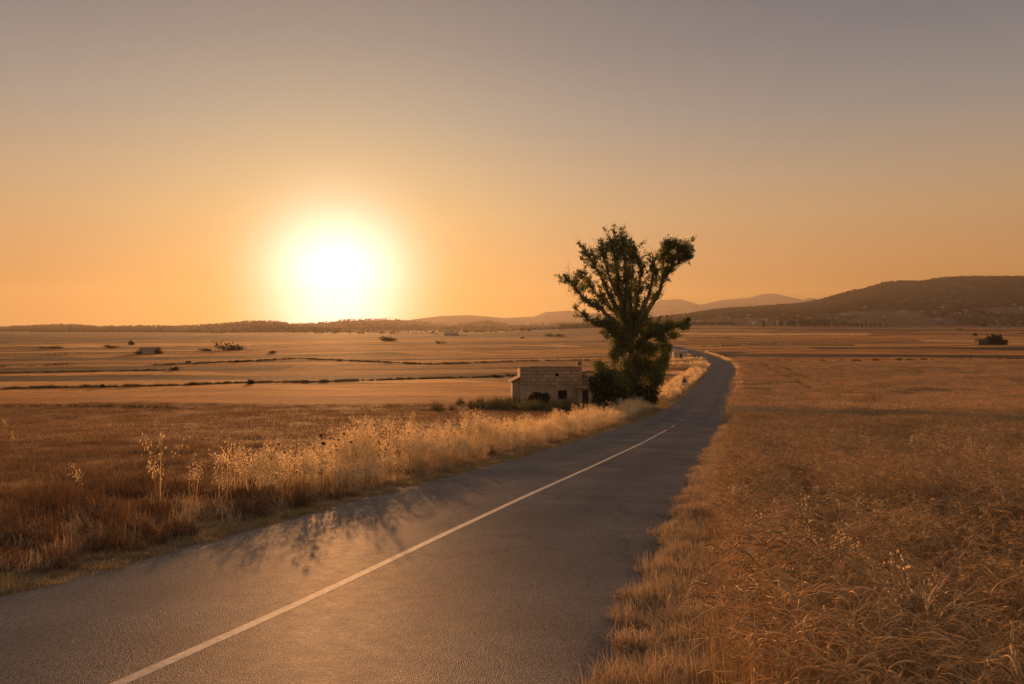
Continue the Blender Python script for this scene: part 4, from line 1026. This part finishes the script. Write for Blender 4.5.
# ------------------------------------------------------------------ haze
m, nt, out = new_mat('evening_haze')
pv = N(nt, 'ShaderNodeVolumePrincipled')
pv.inputs['Color'].default_value = (0.68, 0.62, 0.54, 1); pv.inputs['Density'].default_value = 6.0e-5
pv.inputs['Anisotropy'].default_value = 0.42
nt.links.new(pv.outputs[0], out.inputs['Volume'])
mb = MB(); mb.box(-9600, 9600, -9000, 9700, -90, 480)
hz = mb.build('haze', m); tag(hz, kind='stuff', label='warm evening haze lying over the whole plain', cat='haze')

# ------------------------------------------------------------------ sky, sun, camera
w = bpy.data.worlds.new('World'); scene.world = w; w.use_nodes = True
nt = w.node_tree; bg = nt.nodes['Background']; L = nt.links.new
sk = N(nt, 'ShaderNodeTexSky', sky_type='NISHITA', sun_disc=False)
sk.sun_elevation = R(SUN_EL); sk.sun_rotation = R(SUN_AZ); sk.dust_density = 1.0; sk.air_density = 1.0; sk.ozone_density = 1.0
dirn = N(nt, 'ShaderNodeTexCoord').outputs['Generated']
nv = N(nt, 'ShaderNodeVectorMath', operation='NORMALIZE'); L(dirn, nv.inputs[0])
S = (math.sin(R(SUN_AZ)) * math.cos(R(SUN_EL)), math.cos(R(SUN_AZ)) * math.cos(R(SUN_EL)), math.sin(R(SUN_EL)))
dt = N(nt, 'ShaderNodeVectorMath', operation='DOT_PRODUCT'); L(nv.outputs[0], dt.inputs[0]); dt.inputs[1].default_value = S
gam = math_node(nt, 'ARCCOSINE', math_node(nt, 'MINIMUM', dt.outputs['Value'], 0.999999))
sp = N(nt, 'ShaderNodeSeparateXYZ'); L(nv.outputs[0], sp.inputs[0])
def srgb(*c): return tuple(((v / 255 + .055) / 1.055) ** 2.4 for v in c)
elev = math_node(nt, 'MAXIMUM', sp.outputs[2], 0.0)
ANTI = (.30, .22, .185)      # pink glow opposite the sun, added out of view as fill light
SKY = [(0.0, (.27, .112, .012)), (.04, (.325, .132, .018)), (.085, (.44, .212, .080)), (.137, (.44, .268, .132)), (.18, (.385, .27, .172)), (.25, (.262, .230, .202)), (.33, (.176, .168, .176)), (.41, (.130, .129, .143)), (.6, (.175, .163, .162)), (1.0, (.245, .228, .235))]  # top stops, above the view, are brightened to add fill from overhead
base = ramp(nt, elev, SKY)
def lobe(sig, p, col):
    g = math_node(nt, 'POWER', math_node(nt, 'DIVIDE', gam, sig), p)
    e = math_node(nt, 'POWER', 2.718281828, math_node(nt, 'MULTIPLY', g, -1.0))
    v = N(nt, 'ShaderNodeVectorMath', operation='SCALE'); v.inputs[0].default_value = col; L(e, v.inputs['Scale']); return v.outputs[0]
def vadd(a, b):
    v = N(nt, 'ShaderNodeVectorMath', operation='ADD'); L(a, v.inputs[0]); L(b, v.inputs[1]); return v.outputs[0]
def vscale(a, s):
    v = N(nt, 'ShaderNodeVectorMath', operation='SCALE'); L(a, v.inputs[0]); v.inputs['Scale'].default_value = s; return v.outputs[0]
tot = vadd(base, lobe(0.080, 2.2, (1.3, 1.4, 1.42)))
tot = vadd(tot, lobe(0.19, 2.0, (.20, .12, .0)))
tot = vadd(tot, lobe(0.40, 2.0, (.17, .135, .075)))
anti = N(nt, 'ShaderNodeVectorMath', operation='SCALE'); anti.inputs[0].default_value = ANTI
L(math_node(nt, 'MAXIMUM', math_node(nt, 'MULTIPLY', dt.outputs['Value'], -1.0), 0.0), anti.inputs['Scale'])
tot = vadd(tot, anti.outputs[0])
tot = vadd(vscale(tot, 10.0), vscale(sk.outputs[0], 0.07))
L(tot, bg.inputs['Color']); bg.inputs['Strength'].default_value = 0.0575

sun = bpy.data.lights.new('sun', 'SUN'); sun.energy = 5.0; sun.angle = R(0.55); sun.color = (1.0, 0.44, 0.15)
so = bpy.data.objects.new('sun', sun); COL.objects.link(so)
from mathutils import Vector
so.rotation_euler = (-Vector(S)).to_track_quat('-Z', 'Y').to_euler(); so.location = (-20, 60, 40)

cam = bpy.data.cameras.new('camera'); co = bpy.data.objects.new('camera', cam); COL.objects.link(co); scene.camera = co
cam.sensor_width = 36.0; cam.lens = 36.0 * F / 1024; cam.clip_start = 0.05; cam.clip_end = 60000
pitch = math.degrees(math.atan((342 - YH) / F))
co.location = (0, 0, ZC); co.rotation_euler = (R(90 - pitch), 0, 0)

scene.view_settings.view_transform = 'Standard'; scene.view_settings.look = 'None'; scene.view_settings.gamma = 1.0
scene.view_settings.use_curve_mapping = False
scene.view_settings.exposure = 0.8
scene.render.engine = 'CYCLES'
cy = scene.cycles
cy.max_bounces = 8; cy.diffuse_bounces = 3; cy.transmission_bounces = 4; cy.volume_bounces = 0; cy.transparent_max_bounces = 8
cy.use_denoising = True
try: cy.denoiser = 'OPENIMAGEDENOISE'
except Exception: pass
